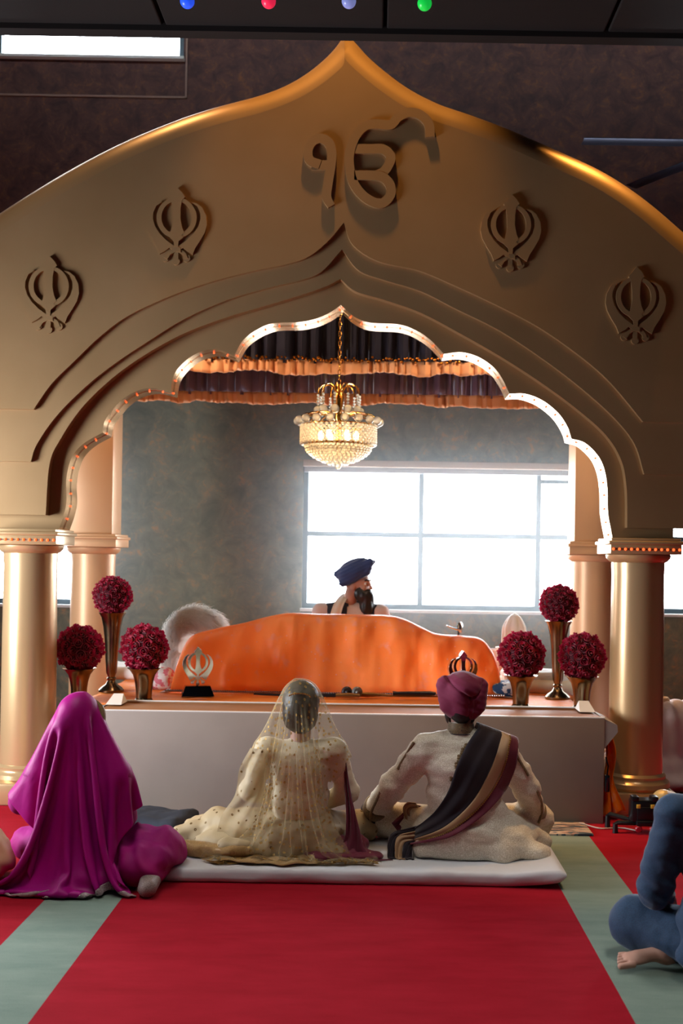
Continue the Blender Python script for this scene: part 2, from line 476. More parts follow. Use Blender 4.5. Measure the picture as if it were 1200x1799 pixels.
def window(n, W, ver, hor, extra=None, headrail=False, y=YB):
    x0, x1, z0, z1 = W
    m = MB(); t = .045; yy = y+.07
    for x in [x0+t/2]+ver+[x1-t/2]: m.box((x, yy, (z0+z1)/2), (t, .07, z1-z0))
    for z in [z0+t/2]+hor+[z1-t/2]: m.box(((x0+x1)/2, yy, z), (x1-x0, .06, t))
    if extra:
        for (a, b, z, th) in extra: m.box(((a+b)/2, yy, z), (b-a, .05, th))
    o = m.build('window_%d' % n, M_frame, smooth=False); o['kind'] = 'structure'
    g = MB(); g.box(((x0+x1)/2, yy, (z0+z1)/2), (x1-x0-.02, .006, z1-z0-.02)); g.build('glass_pane', M_glass, o, smooth=False)
    s = MB(); s.box(((x0+x1)/2, y+.02, z0-.012), (x1-x0+.02, .16, .024)); s.build('sill', M_sill, o, smooth=False)
    if headrail:
        h = MB(); h.box(((x0+x1)/2, y-.02, z1+.01), (x1-x0, .1, .06), bev=.008); h.build('blind_headrail', M_head, o)
        h = MB(); h.box(((x0+x1)/2, y+.0, z1-.04), (x1-x0-.02, .05, .05))
        for k in range(int((x1-x0)/.52)): h.box((x0+.2+k*.52, y-.03, z1-.035), (.02, .03, .05))
        h.build('blind_rail', mat('grey_rail', (150, 152, 156), .5), o, smooth=False)
    return o
window(1, W1, [.385, 1.42, 2.46], [1.735], [(1.44, 3.55, 2.225, .035)], True)
window(2, W2, [-3.4], [1.735], None, True)
window(3, W3, [-3.4], [])
# fine trim line that frames the clerestory recess
tr = MB(); a, b = W3[0], W3[1]+.035
for (x0, x1, z0, z1) in ((a, b, 5.535, 5.55), (b-.015, b, 5.535, 6.7)): tr.box(((x0+x1)/2, YB-.008, (z0+z1)/2), (x1-x0, .02, z1-z0))
struct(tr, 'trim_1', mat('trim_line', (150, 120, 104), .5), smooth=False)
bb = MB(); bb.box((0, YB-.01, .05), (12, .02, .1)); struct(bb, 'baseboard_back', mat('dark_baseboard', (48, 40, 34), .6), smooth=False)
# coloured lamps on the ceiling edge
for (px, colr, nm) in ((329, (40, 90, 255), 'blue'), (472, (235, 40, 80), 'red'), (613, (120, 130, 190), 'pale lavender'), (746, (20, 200, 70), 'green')):
    x, y, z = P(px, 2 if nm != 'green' else 6, 5.66)
    r = thing('coloured_bulb', '%s round bulb under the dark ceiling edge at the top of the photo' % nm, 'bulb', (x, y, 4.4), 'coloured bulbs under the ceiling')
    s = MB(); s.lathe([(.022, z+.02), (.025, z+.04), (.02, 4.4)], (x, y, 0), 16); s.build('socket', M_ceil, r)
    s = MB(); s.ball((x, y, z), .036, 20, 14); s.build('globe', mat('bulb_'+nm.replace(' ', '_'), colr, .3, emit=colr, estr=.55), r)
# ceiling fan
hx, hy, hz = P(1300, 252, 8.4)
M_fan = mat('dark_fan_metal', (58, 60, 78), .3, .6)
r = thing('ceiling_fan', 'dark ceiling fan with thin blades hanging in front of the brown upper wall', 'ceiling fan', (hx, hy, 7.4))
s = MB(); s.lathe([(.012, hz+.1), (.012, 7.4)], (hx, hy, 0), 12); s.build('down_rod', M_fan, r)
s = MB(); s.lathe([(.02, hz-.09), (.09, hz-.07), (.12, hz), (.11, hz+.06), (.03, hz+.12)], (hx, hy, 0), 28); s.build('motor', M_fan, r)
for k in range(6):
    a = PI+k*PI/3; s = MB()
    s.box((.65, 0, 0), (1.02, .11, .008), Matrix.Rotation(.12, 4, 'X'), .003); s.box((.13, 0, .0), (.1, .03, .012))
    M = Matrix.Translation((hx, hy, hz)) @ Matrix.Rotation(a, 4, 'Z'); s.v = [tuple(M @ Vector(p)) for p in s.v]
    s.build('blade', M_fan, r)
# ================================================================== THE GOLDEN ARCH
def gold_paint(name, c, c2, rough, metal):
    m, t, b = newmat(name); tc = t.add('ShaderNodeTexCoord')
    n = t.add('ShaderNodeTexNoise'); n.inputs['Scale'].default_value = 1.6; n.inputs['Detail'].default_value = 5; t.link(tc.outputs['Object'], n.inputs['Vector'])
    t.link(t.ramp(n.outputs[0], [(.35, lin(c)), (.7, lin(c2))]), b.inputs['Base Color'])
    b.inputs['Roughness'].default_value = rough; b.inputs['Metallic'].default_value = metal
    n2 = t.add('ShaderNodeTexNoise'); n2.inputs['Scale'].default_value = 260; t.link(tc.outputs['Object'], n2.inputs['Vector'])
    bp = t.add('ShaderNodeBump'); bp.inputs['Strength'].default_value = .06; bp.inputs['Distance'].default_value = .002
    t.link(n2.outputs[0], bp.inputs['Height']); t.link(bp.outputs[0], b.inputs['Normal']); return m
M_gold = gold_paint('gold_paint', (176, 142, 100), (188, 154, 112), .40, .6)
M_col = gold_paint('gold_column_paint', (206, 172, 126), (212, 180, 136), .28, .45)
M_pier = gold_paint('peach_gold_paint', (214, 168, 124), (220, 176, 132), .4, .2)
M_led = mat('amber_led', (255, 90, 40), .4, emit=(255, 92, 40), estr=1.6)
M_ledw = mat('white_moulding', (225, 220, 214), .4)
YA, YBn, YC, YD, YE = 6.90, 6.93, 6.962, 7.03, 7.28
def pl(pts, d, k=6): return [XZ(x, y, d) for x, y in crom(pts, k)]
outL = [(-200, 905), (-200, 720), (-190, 610), (-165, 530), (-120, 460), (-60, 400), (0, 357), (100, 295), (200, 242), (300, 200), (375, 175), (450, 155), (500, 136), (540, 112), (572, 85), (592, 62), (606, 40)]
outR = [(606, 40), (627, 62), (650, 87), (685, 117), (725, 145), (775, 170), (825, 187), (900, 215), (975, 248), (1050, 282), (1100, 311), (1150, 347), (1200, 390), (1260, 445), (1310, 515), (1345, 600), (1360, 720), (1360, 930)]
b1L = [(59, 719), (90, 675), (130, 635), (175, 592), (225, 555), (300, 520), (375, 494), (450, 475), (500, 465), (540, 452), (575, 425), (604, 391)]
b1R = [(604, 391), (620, 430), (665, 459), (735, 475), (800, 502), (875, 537), (950, 577), (1025, 630), (1075, 675), (1130, 741)]
b2L = [(54, 811), (65, 780), (100, 730), (150, 680), (200, 640), (260, 600), (325, 560), (400, 527), (475, 505), (530, 492), (565, 477), (601, 438)]
b2R = [(601, 438), (630, 475), (675, 492), (740, 512), (800, 542), (880, 582), (960, 635), (1025, 685), (1080, 735), (1115, 780), (1132, 833)]
b3L = [(80, 905), (87, 815), (107, 770), (145, 715), (200, 662), (260, 620), (325, 585), (400, 557), (475, 535), (540, 515), (575, 502), (598, 490)]
b3R = [(598, 490), (625, 512), (675, 527), (740, 550), (810, 587), (880, 627), (950, 672), (1015, 720), (1065, 765), (1092, 810), (1101, 860), (1102, 927)]
lobesL = [[(102, 933), (112, 905), (117, 880), (116, 850), (120, 822), (130, 797), (150, 777), (180, 760)],
          [(180, 760), (184, 740), (197, 722), (215, 702), (240, 687), (268, 682), (299, 689)],
          [(299, 689), (306, 658), (326, 634), (352, 618), (380, 614), (411, 625)],
          [(411, 625), (427, 598), (450, 580), (480, 568), (525, 566), (555, 560), (580, 549), (599, 536)]]
lobesR = [[(599, 536), (622, 556), (650, 567), (700, 570), (730, 580), (757, 598), (780, 622)],
          [(780, 622), (810, 619), (840, 627), (868, 646), (885, 670), (895, 692)],
          [(895, 692), (922, 692), (952, 703), (980, 725), (997, 750), (1004, 771)],
          [(1004, 771), (1027, 778), (1050, 800), (1062, 826), (1067, 860), (1068, 900), (1073, 930), (1077, 950)]]
fullL = pl(outL, YA, 5); fullR = pl(outR, YA, 5); xc = fullR[0][0]
def inset(path, r, side):
    out = []
    for i, (x, z) in enumerate(path):
        a = path[max(i-1, 0)]; b = path[min(i+1, len(path)-1)]; tx, tz = b[0]-a[0], b[1]-a[1]; l = math.hypot(tx, tz)
        nx, nz = tz/l, -tx/l; q = (x+nx*r, z+nz*r)
        if side < 0 and q[0] > xc: q = (xc, q[1])
        if side > 0 and q[0] < xc: q = (xc, q[1])
        out.append(q)
    zs = [q[1] for q in out if abs(q[0]-xc) < 1e-6]
    if zs:
        zm = min(zs); out = [(q[0], zm) if abs(q[0]-xc) < 1e-6 else q for q in out]
    return out
RR = .15
iL, iR = inset(fullL, RR, -1), inset(fullR, RR, 1)
iL[-1] = iR[0] = (xc, min(iL[-1][1], iR[0][1], iL[-2][1] if iL[-2][0] >= xc-1e-6 else 99))
arch = thing('golden_arch', 'large golden ogee archway with cusped opening and raised emblems across the hall', 'arch', (xc, 7.05, 0))
def plate(name, L, R, y0, y1, zoff=0):
    m = MB(); bl = pl(L, y0); br = pl(R, y0)
    op = bl+br[1:]
    # outer outline from right-bottom back to left-bottom, cut at this plate's own bottom
    o = [q for q in iR if q[1] > br[-1][1]+.01][::1]; oR = [(iR[-1][0], br[-1][1])]
    ol = [q for q in iL if q[1] > bl[0][1]+.01]; oL = [(iL[0][0], bl[0][1])]
    loop = op+oR+o[::-1]+ol[:-1][::-1]+oL
    m.prism([loop], y0, y1); return m
plate('a', b1L, b1R, YA, YBn+.005).build('outer_face', M_gold, arch, angle=25)
plate('b', b2L, b2R, YBn, YC+.005).build('upper_band', M_gold, arch, angle=25)
plate('c', b3L, b3R, YC, YD+.005).build('lower_band', M_gold, arch, angle=25)
m = MB(); lp = []
for L in lobesL: lp += pl(L, YD)[:-1]
for L in lobesR: lp += pl(L, YD)[:-1]
lp.append(XZ(1077, 950, YD)); lp[0] = XZ(102, 933, YD)
xl, xr = XZ(-2, 933, YD)[0], XZ(1183, 950, YD)[0]
top = [q for q in iR if q[0] < xr-.05 and q[1] > 2.5][::-1]+[q for q in iL if q[0] > xl+.05 and q[1] > 2.5][:-1][::-1]
loop = lp+[(xr, lp[-1][1]), (xr, top[0][1])]+top+[(xl, top[-1][1]), (xl, lp[0][1])]
M_soff = gold_paint('polished_gold_leaf', (206, 156, 96), (212, 164, 106), .2, .8)
m.prism([loop], YD, YE); o = m.build('cusped_soffit', [M_gold, M_soff], arch, angle=30)
for p_ in o.data.polygons: p_.material_index = 0 if abs(p_.normal.y) > .5 else 1
# rounded outer rim
m = MB(); rings = []
for k in range(9):
    a = PI/2*k/8; r = RR*(1-math.sin(a))
    l_, r_ = inset(fullL, r, -1) if r > 1e-6 else fullL, inset(fullR, r, 1) if r > 1e-6 else fullR
    if k == 0: l_, r_ = iL, iR
    y = YA+RR*(1-math.cos(a)); rings.append([(x, y, z) for x, z in l_]+[(x, y, z) for x, z in r_])
rings.append([(x, YE, z) for x, y, z in rings[-1]]); N = len(rings[0])
m.raw([p for r in rings for p in r], [(k*N+i, k*N+i+1, (k+1)*N+i+1, (k+1)*N+i) for k in range(len(rings)-1) for i in range(N-1)])
m.build('rounded_rim', M_gold, arch, angle=50)
# strip of small amber lamps under the cusps
m = MB(); dense = []
for L in lobesL+lobesR: dense += [XZ(x, y, YD) for x, y in crom(L, 10)]
inw = [(q[0]+(xc-q[0])/math.hypot(xc-q[0], 2-q[1])*.003, q[1]+(2-q[1])/math.hypot(xc-q[0], 2-q[1])*.003) for q in dense]
m.tube([(q[0], YD+.10, q[1]) for q in inw], .0016, 5); strip = m.build('light_string', M_soff, arch)
acc = 0; last = inw[0]; me_led = None
for q in inw:
    acc += math.hypot(q[0]-last[0], q[1]-last[1]); last = q
    if acc > .075:
        acc = 0
        if me_led is None:
            m = MB(); m.ball((0, 0, 0), .006, 8, 6); o_ = m.build('bulb', M_led); me_led = o_.data
        else: o_ = bpy.data.objects.new('bulb', me_led); COL.objects.link(o_)
        o_.parent = strip; o_.location = Vector((q[0], YD+.10, q[1]-.002))-org(strip)
# ---- emblems
def khanda(px, py, d, parent, y0, y1, s, name='khanda_emblem', m_=None):
    cx, cz = XZ(px, py, d)
    T = lambda pts: [(cx+(x-577)*s, cz-(y-700)*s) for x, y in pts]
    m = MB()
    def pr(pts, k=6, e=0): m.prism([T(crom(pts, k, True) if k else pts)], y0+e, y1)
    blade = [(600-23, 160), (655, 240), (690, 300), (650, 345), (632, 450), (630, 600), (655, 720), (690, 800), (650, 830), (680, 862), (610, 920), (605, 1000), (550, 1000), (540, 920), (470, 850), (500, 760), (525, 640), (520, 500), (500, 360), (470, 300), (520, 240)]
    pr(blade, 0)
    oc = [(577+282*math.cos(a), 590+285*math.sin(a)) for a in [2*PI*i/48 for i in range(48)]]
    ic = [(577+212*math.cos(a), 585+228*math.sin(a)) for a in [2*PI*i/48 for i in range(48)]]
    m.prism([T(oc), T(ic)], y0+.0015, y1)
    sword = [(372, 368), (290, 425), (248, 520), (245, 610), (275, 710), (340, 810), (430, 900), (535, 975), (640, 1010), (640, 1075), (560, 1060), (480, 1010), (430, 1050), (345, 1100), (310, 1010), (240, 900), (180, 790), (152, 680), (165, 550), (220, 440), (300, 380)]
    m.prism([T(sword)], y0+.003, y1); m.prism([T([(1154-x, y) for x, y in sword])], y0+.0045, y1)
    m.stroke(T(crom([(600, 1020), (540, 1050), (480, 1085), (450, 1130), (430, 1160)], 4)), [s*q for q in [52]*16+[70]], y0+.006, y1)
    m.stroke(T(crom([(555, 1020), (620, 1050), (680, 1085), (705, 1130), (715, 1160)], 4)), [s*q for q in [52]*16+[70]], y0+.0075, y1)
    m.stroke(T([(577, 990), (577, 1180)]), 60*s, y0+.009, y1)
    for (x, y) in ((428, 1150), (722, 1150), (577, 1195)):
        q = T([(x, y)])[0]; m.prism([[(q[0]+52*s*math.cos(a), q[1]+52*s*math.sin(a)) for a in [2*PI*i/20 for i in range(20)]]], y0+.0105, y1)
    o = m.build(name, m_ or M_gold, parent, angle=25); return o
SK = YA/F/8
for (x, y) in ((87, 518), (311, 398), (897, 410), (1116, 537)): khanda(x, y, YA, arch, YA-.022, YA+.01, SK)
m = MB(); E = lambda pts, k=7: [XZ(500+x/4, 170+y/4, YA) for x, y in crom(pts, k)]; S4 = YA/F/4
yo = YA-.022
one = [(250, 485), (180, 455), (165, 390), (190, 330), (250, 300), (310, 330), (332, 400), (325, 500), (305, 620), (297, 710), (330, 775)]
p1 = E(one); m.stroke(p1, [S4*(66 if i < len(p1)-8 else 66-(i-len(p1)+8)*2) for i in range(len(p1))], yo, YA+.01)
m.stroke(E([(190, 487), (320, 487)], 2), S4*66, yo+.002, YA+.01)
A = [(1022, 290), (1012, 200), (960, 140), (880, 118), (800, 150), (745, 205), (650, 200), (570, 212), (505, 275), (462, 380), (455, 480), (480, 600), (540, 690), (620, 745), (690, 752), (742, 700), (742, 630), (695, 575), (620, 560), (490, 560)]
m.stroke(E(A), S4*66, yo, YA+.01)
m.stroke(E([(480, 373), (600, 373), (690, 375), (740, 415), (740, 465), (700, 530), (640, 560)]), S4*66, yo+.002, YA+.01)
m.build('ek_onkar_emblem', M_gold, arch, angle=25)
# ---- columns
def column(name, X, Y, m_, label, pier=None, led=True):
    r = thing(name, label, 'column', (X, Y, 0), 'columns of the golden canopy')
    s = MB(); s.lathe([(.168, .2), (.166, .4), (.164, 1.0), (.160, 1.45), (.163, 1.5), (.163, 1.57)], (X, Y, 0), 56); s.build('shaft', m_, r)
    s = MB(); s.box((X, Y, .065), (.44, .44, .13), bev=.012); s.lathe([(.205, .13), (.215, .15), (.21, .175), (.19, .19), (.186, .2), (.188, .215), (.172, .23)], (X, Y, 0), 48); s.build('base', m_, r)
    s = MB(); s.lathe([(.163, 1.525), (.18, 1.535), (.196, 1.552), (.2, 1.572), (.19, 1.578)], (X, Y, 0), 48)
    s.box((X, Y, 1.606), (.43, .43, .058), bev=.005); s.box((X, Y, 1.645), (.455, .455, .022), bev=.008); s.box((X, Y, 1.664), (.42, .42, .018), bev=.004); s.build('capital', m_, r)
    if led:
        s = MB(); s.box((X, Y-.2155, 1.606), (.42, .003, .006)); st = s.build('light_string', mat('string_cable_dark', (110, 90, 80), .6), r, smooth=False)
        for k in range(12):
            s = MB(); s.ball((X-.2+.4*k/11, Y-.217, 1.606), .0085, 10, 6); s.build('bulb', M_led, st)
    if pier:
        s = MB(); s.box((X, Y, 2.5), (.34, .3, 1.66), bev=.006); s.build('pier', m_, r)
    return r
column('column', P(54, 1000, 7.085)[0], 7.085, M_col, 'front left gold column, beside the woman in magenta')
column('column', P(1121, 1000, 7.085)[0], 7.085, M_col, 'front right gold column, behind the black camera dolly')
column('column', P(164, 1000, 8.5)[0], 8.5, M_pier, 'rear left peach gold column, behind the red rose balls', True, False)
column('column', P(1042, 1000, 8.5)[0], 8.5, M_pier, 'rear right peach gold column, beside the big window', True, False)
# ---- canopy roof and its two valances
cx0, cx1 = -2.4, 1.9
M_navy = mat('navy_drape', (14, 18, 46), .8, sheen=.15); M_plum = mat('plum_drape', (108, 88, 114), .75, sheen=.4); M_peach = mat('peach_ruffle', (236, 176, 128), .8)
M_bead = mat('bronze_beads', (170, 110, 40), .25, .9)
r = thing('canopy_frame', 'dark roof of the canopy above the chandelier behind the arch', 'canopy', (-.25, 8, 3.5))
s = MB(); s.box((-.25, 7.9, 3.62), (4.5, 1.2, .06)); s.build('roof', M_navy, r, smooth=False)
s = MB(); s.box((-.25, 8.5, 3.46), (4.3, .22, .26)); s.box((-2.12, 7.85, 3.5), (.2, 1.2, .18)); s.box((1.62, 7.85, 3.5), (.2, 1.2, .18)); s.build('beam', M_pier, r, smooth=False)
def pleats(x0, x1, y, z0, z1, amp, wl, nz=6, seed=0, jit=.0, flare=1.0, flip=False):
    n = int((x1-x0)/.012); X = np.zeros((n, nz, 3)); u = np.linspace(0, 1, n)
    ph = np.cumsum(1+.5*vnoise(np.stack([u*40, u*0, u*0+seed], 1), seed)); ph = ph/ph[-1]*(x1-x0)/wl*2*PI
    for j in range(nz):
        v = j/(nz-1); am = amp*((v if not flip else 1-v)*flare+(1-flare)+.15)
        X[:, j, 0] = x0+(x1-x0)*u+.3*amp*np.sin(2*ph); X[:, j, 1] = y-am*np.sin(ph)-am*.4*np.sin(ph*.53+1)
        X[:, j, 2] = z1+(z0-z1)*v+jit*v*vnoise(np.stack([u*30, u*0+5, u*0], 1), seed+3)
    return X
def valance(label, y, ztop, zmid, zhem, m_, seed, beads):
    r = thing('valance', label, 'curtain', (-.25, y, ztop))
    grid_obj('drape', pleats(cx0, cx1, y, zmid-.01, ztop, .035, .085, 6, seed, 0, .5), m_, r, .004)
    grid_obj('ruffle', pleats(cx0, cx1, y-.035, zhem, zmid+.012, .022, .075, 5, seed+5, .02, .6), M_peach, r, .004)
    if beads:
        s = MB(); q = random.Random(3)
        x = cx0
        while x < cx1:
            x += q.uniform(.012, .03); s.ball((x, y-.06+q.uniform(-.015, .01), zmid+.015+q.uniform(-.014, .022)), q.uniform(.008, .014), 7, 5)
        s.build('beaded_trim', M_bead, r)
z1a, z1b = XZ(597, 638, 8.2)[1], XZ(597, 659, 8.2)[1]
valance('navy gathered valance with gold beaded trim and peach ruffle, behind the chandelier chain', 8.2, 3.58, z1a, z1b, M_navy, 1, True)
z2a, z2b = XZ(597, 695, 8.85)[1], XZ(597, 711, 8.85)[1]
valance('plum purple gathered valance with plain peach ruffle, hanging lower behind the navy one', 8.85, 3.6, z2a, z2b, M_plum, 9, False)
# ================================================================== CHANDELIER
def crystal():
    m, t, b = newmat('crystal'); t.n.remove(b)
    g = t.add('ShaderNodeBsdfGlossy'); g.inputs['Roughness'].default_value = .06; g.inputs[0].default_value = (1, .95, .86, 1)
    tl = t.add('ShaderNodeBsdfTranslucent'); tl.inputs[0].default_value = (1, .93, .8, 1)
    tp = t.add('ShaderNodeBsdfTransparent'); tp.inputs[0].default_value = (1, .97, .92, 1)
    fr = t.add('ShaderNodeLayerWeight'); fr.inputs[0].default_value = .35
    m1 = t.add('ShaderNodeMixShader'); m1.inputs[0].default_value = .6; t.link(tp.outputs[0], m1.inputs[1]); t.link(tl.outputs[0], m1.inputs[2])
    m2 = t.add('ShaderNodeMixShader'); t.link(fr.outputs['Fresnel'], m2.inputs[0]); t.link(m1.outputs[0], m2.inputs[1]); t.link(g.outputs[0], m2.inputs[2])
    t.link(m2.outputs[0], t.n['Material Output'].inputs[0]); return m
M_cry = crystal(); M_brass = mat('polished_gold', (214, 160, 80), .18, 1.0)
M_bulb = mat('warm_lamp', (255, 214, 150), .4, emit=(255, 206, 140), estr=24)
DC = 7.72; chx = XZ(595, 745, DC)[0]
zc = lambda y: XZ(595, y, DC)[1]; px = DC/F
ch = thing('chandelier', 'gold and crystal chandelier glowing under the arch', 'chandelier', (chx, DC, 3.59))
s = MB(); z = zc(676); k = 0
while z < 3.58:
    L = .036; c = Vector((chx, DC, z+L/2)); pts = []
    for i in range(12):
        a = 2*PI*i/12; q = Vector((.009*math.cos(a), 0, .021*math.sin(a)))
        if k % 2: q = Vector((0, q.x, q.z))
        pts.append(c+q)
    s.tube(pts, .0028, 5, True); z += .033; k += 1
s.lathe([(.05, 3.56), (.045, 3.585), (.01, 3.59)], (chx, DC, 0), 20)
s.build('chain', M_brass, ch)
s = MB(); s.lathe([(.012, zc(800)), (.02, zc(770)), (.014, zc(745)), (.03, zc(735)), (.02, zc(720)), (.035, zc(700)), (.02, zc(690)), (.012, zc(675))], (chx, DC, 0), 20); s.build('stem', M_brass, ch)
for i in range(10):
    a = 2*PI*i/10+.15; ca, sa = math.cos(a), math.sin(a); R = 37*px
    s = MB(); s.tube([(chx+ca*R*t, DC+sa*R*t, zz) for t, zz in [(.15, zc(690)), (.3, zc(680)), (.55, zc(675)), (.8, zc(677)), (.95, zc(684)), (1, zc(694))]], .005, 6); s.build('crown_arm', M_brass, ch)
    s = MB()
    for k in range(5): s.ball((chx+ca*R, DC+sa*R, zc(696+k*5.2)), .0098, 8, 6)
    s.build('bead_strand', M_cry, ch)
    s = MB(); s.ball((chx+ca*R, DC+sa*R, zc(722.5)), .031, 14, 10); s.build('crystal_ball', M_cry, ch)
for i in range(18):
    a = 2*PI*i/18; ca, sa = math.cos(a), math.sin(a); R = 72*px
    s = MB(); s.tube([(chx+ca*R*t, DC+sa*R*t, zz) for t, zz in [(.3, zc(728)), (.6, zc(727)), (.85, zc(730)), (1, zc(738))]], .0045, 6); s.build('ring_arm', M_brass, ch)
    s = MB(); s.ball((chx+ca*R, DC+sa*R, zc(741)), .0285, 14, 10); s.build('crystal_ball', M_cry, ch)
s = MB()
for (y, R) in ((748, 64), (781, 64), (782, 56)):
    s.tube([(chx+R*px*math.cos(a), DC+R*px*math.sin(a), zc(y)) for a in [2*PI*i/40 for i in range(40)]], .005, 6, True)
s.build('basket_hoop', M_brass, ch)
s = MB()
for k in range(8):
    for i in range(44):
        a = 2*PI*(i+.5*(k % 2))/44; s.ball((chx+65*px*math.cos(a), DC+65*px*math.sin(a), zc(751+k*4.2)), .0125, 7, 5)
o = s.build('beaded_basket', M_cry, ch); o['kind'] = 'stuff'
s = MB()
for k in range(8):
    R = 56*math.cos(k/8*PI/2)**.75; n = max(5, int(2*PI*R*px/.03))
    for i in range(n):
        a = 2*PI*(i+.5*(k % 2))/n; s.ball((chx+R*px*math.cos(a), DC+R*px*math.sin(a), zc(786+k*3.9)), .0155, 7, 5)
o = s.build('crystal_bowl', M_cry, ch); o['kind'] = 'stuff'
s = MB(); s.ball((chx, DC, zc(819)), .022, 12, 8); s.build('finial', M_cry, ch)
for i in range(6):
    a = 2*PI*i/6; s = MB(); s.ball((chx+.12*math.cos(a), DC+.12*math.sin(a), zc(766)), (.02, .02, .035), 12, 8); s.build('bulb', M_bulb, ch)
# ================================================================== PLATFORM AND WHAT STANDS ON IT
M_panel = mat('beige_panel_paint', (138, 126, 118), .6, noise=(2, (146, 134, 125), .4, .6))
M_wood = mat('amber_wood', (136, 90, 46), .6, noise=(6, (126, 82, 40), .4, .6), stretch=(1, 14, 6))
M_white = mat('white_plastic', (232, 232, 230), .35)
def satin(name, c, c2, transl=.44, rough=.38, sparkle=True, scale=1.0):
    m, t, b = newmat(name); tc = t.add('ShaderNodeTexCoord')
    n = t.add('ShaderNodeTexNoise'); n.inputs['Scale'].default_value = 4; t.link(tc.outputs['Object'], n.inputs['Vector'])
    col = t.ramp(n.outputs[0], [(.35, lin(c)), (.7, lin(c2))])
    if sparkle:
        v = t.add('ShaderNodeTexVoronoi'); v.inputs['Scale'].default_value = 34*scale; t.link(tc.outputs['Object'], v.inputs['Vector'])
        dot = t.math('LESS_THAN', v.outputs['Distance'], .16)
        sel = t.add('ShaderNodeSeparateColor'); t.link(v.outputs['Color'], sel.inputs[0])
        pick = t.math('MULTIPLY', dot, t.math('GREATER_THAN', sel.outputs[0], .78))
        nb2 = t.add('ShaderNodeTexNoise'); nb2.inputs['Scale'].default_value = 11*scale; nb2.inputs['Detail'].default_value = 5; t.link(tc.outputs['Object'], nb2.inputs['Vector'])
        col = t.mix(t.ramp(nb2.outputs[0], [(.58, (0, 0, 0, 1)), (.70, (.5, .5, .5, 1))]), col, lin((232, 186, 178)))
        col = t.mix(t.math('MULTIPLY', pick, .7), col, lin((236, 200, 210)))
    t.link(col, b.inputs['Base Color']); b.inputs['Roughness'].default_value = rough; b.inputs['Specular IOR Level'].default_value = .35
    nb = t.add('ShaderNodeTexNoise'); nb.inputs['Scale'].default_value = 14; nb.inputs['Detail'].default_value = 5; t.link(tc.outputs['Object'], nb.inputs['Vector'])
    bp = t.add('ShaderNodeBump'); bp.inputs['Strength'].default_value = .25; bp.inputs['Distance'].default_value = .02; t.link(nb.outputs[0], bp.inputs['Height']); t.link(bp.outputs[0], b.inputs['Normal'])
    if transl:
        tl = t.add('ShaderNodeBsdfTranslucent'); t.link(col, tl.inputs[0]); mx = t.add('ShaderNodeMixShader'); mx.inputs[0].default_value = transl
        t.link(b.outputs[0], mx.inputs[1]); t.link(tl.outputs[0], mx.inputs[2]); t.link(mx.outputs[0], t.n['Material Output'].inputs[0])
    return m
M_orange = satin('orange_satin', (248, 164, 88), (252, 178, 106))
M_cotton = mat('white_cotton', (226, 226, 224), .85, sheen=.3, bump=(20, .3))
BX0, BX1, BY0, BY1, BZ = -1.635, 1.345, 6.64, 7.10, .615
r = thing('offering_box', 'long beige panelled box with amber wooden top in front of the orange draped platform', 'box', (-.15, 6.86, 0))
s = MB(); s.box(((BX0+BX1)/2, BY0+.02, BZ/2), (BX1-BX0, .04, BZ), bev=.004); s.build('front_panel', M_panel, r)
s = MB(); s.box(((BX0+BX1)/2, (BY0+BY1)/2+.02, BZ-.045), (BX1-BX0-.004, BY1-BY0-.04, .07), bev=.004); s.box(((BX0+BX1)/2, BY1-.012, BZ-.02), (BX1-BX0, .024, .04), bev=.004); s.build('top', M_wood, r)
s = MB(); s.box(((BX0+BX1)/2, BY0+.012, BZ+.002), (BX1-BX0, .02, .006)); s.box(((BX0+BX1)/2, BY1-.012, BZ+.003), (BX1-BX0, .022, .006)); s.build('edge_highlight', M_white, r, smooth=False)  # white strips stand in for the bright highlights along both top edges
s = MB(); s.box((BX0+.02, (BY0+BY1)/2+.02, .27), (.04, BY1-BY0-.05, .54)); s.build('side_panel', M_panel, r, smooth=False)
s = MB(); s.box((BX1-.02, (BY0+BY1)/2+.02, .27), (.04, BY1-BY0-.05, .54)); s.build('side_panel', M_panel, r, smooth=False)
for sx, xe in ((1, BX1), (-1, BX0)):
    s = MB(); s.prism([[(xe, .61), (xe+sx*.075, .575), (xe+sx*.078, .535), (xe, .435)]], BY0+.004, BY1-.03); s.build('end_bracket', M_panel, r, smooth=False)
    s = MB(); x0 = xe-sx*.1
    s.raw([(x0, BY1-.20, BZ), (x0+sx*.095, BY1-.2, BZ), (x0+sx*.095, BY1-.03, BZ), (x0, BY1-.03, BZ), (x0+sx*.02, BY1-.05, BZ+.05), (x0+sx*.08, BY1-.05, BZ+.05)], [(0, 1, 2, 3), (0, 1, 5, 4), (1, 2, 5), (0, 3, 4), (2, 3, 4, 5)]); s.build('corner_glint', M_white, r, smooth=False)  # white facets modelled to imitate glints on the mitred corners
TX0, TX1, TY0, TY1, TZ = -1.91, 1.37, 7.13, 9.3, .575
r = thing('platform', 'raised platform behind the beige box, covered by orange cloth', 'platform', (-.27, 8.2, 0))
s = MB(); s.box(((TX0+TX1)/2, (TY0+TY1)/2, TZ/2-.01), (TX1-TX0-.04, TY1-TY0-.02, TZ-.03), bev=.01); s.build('body', M_wood, r)
n, mm = 90, 70; X = np.zeros((n, mm, 3)); U, V = np.meshgrid(np.linspace(0, 1, n), np.linspace(0, 1, mm), indexing='ij')
X[..., 0] = TX0+(TX1-TX0)*U; X[..., 1] = TY0+(TY1-TY0)*V; q = np.stack([X[..., 0].ravel()*3, X[..., 1].ravel()*5, U.ravel()*0], 1)
X[..., 2] = TZ+.006*(1+fbm(q, 5)).reshape(n, mm)-.09*np.clip((np.abs(U-.5)-.49)/.01, 0, 1)
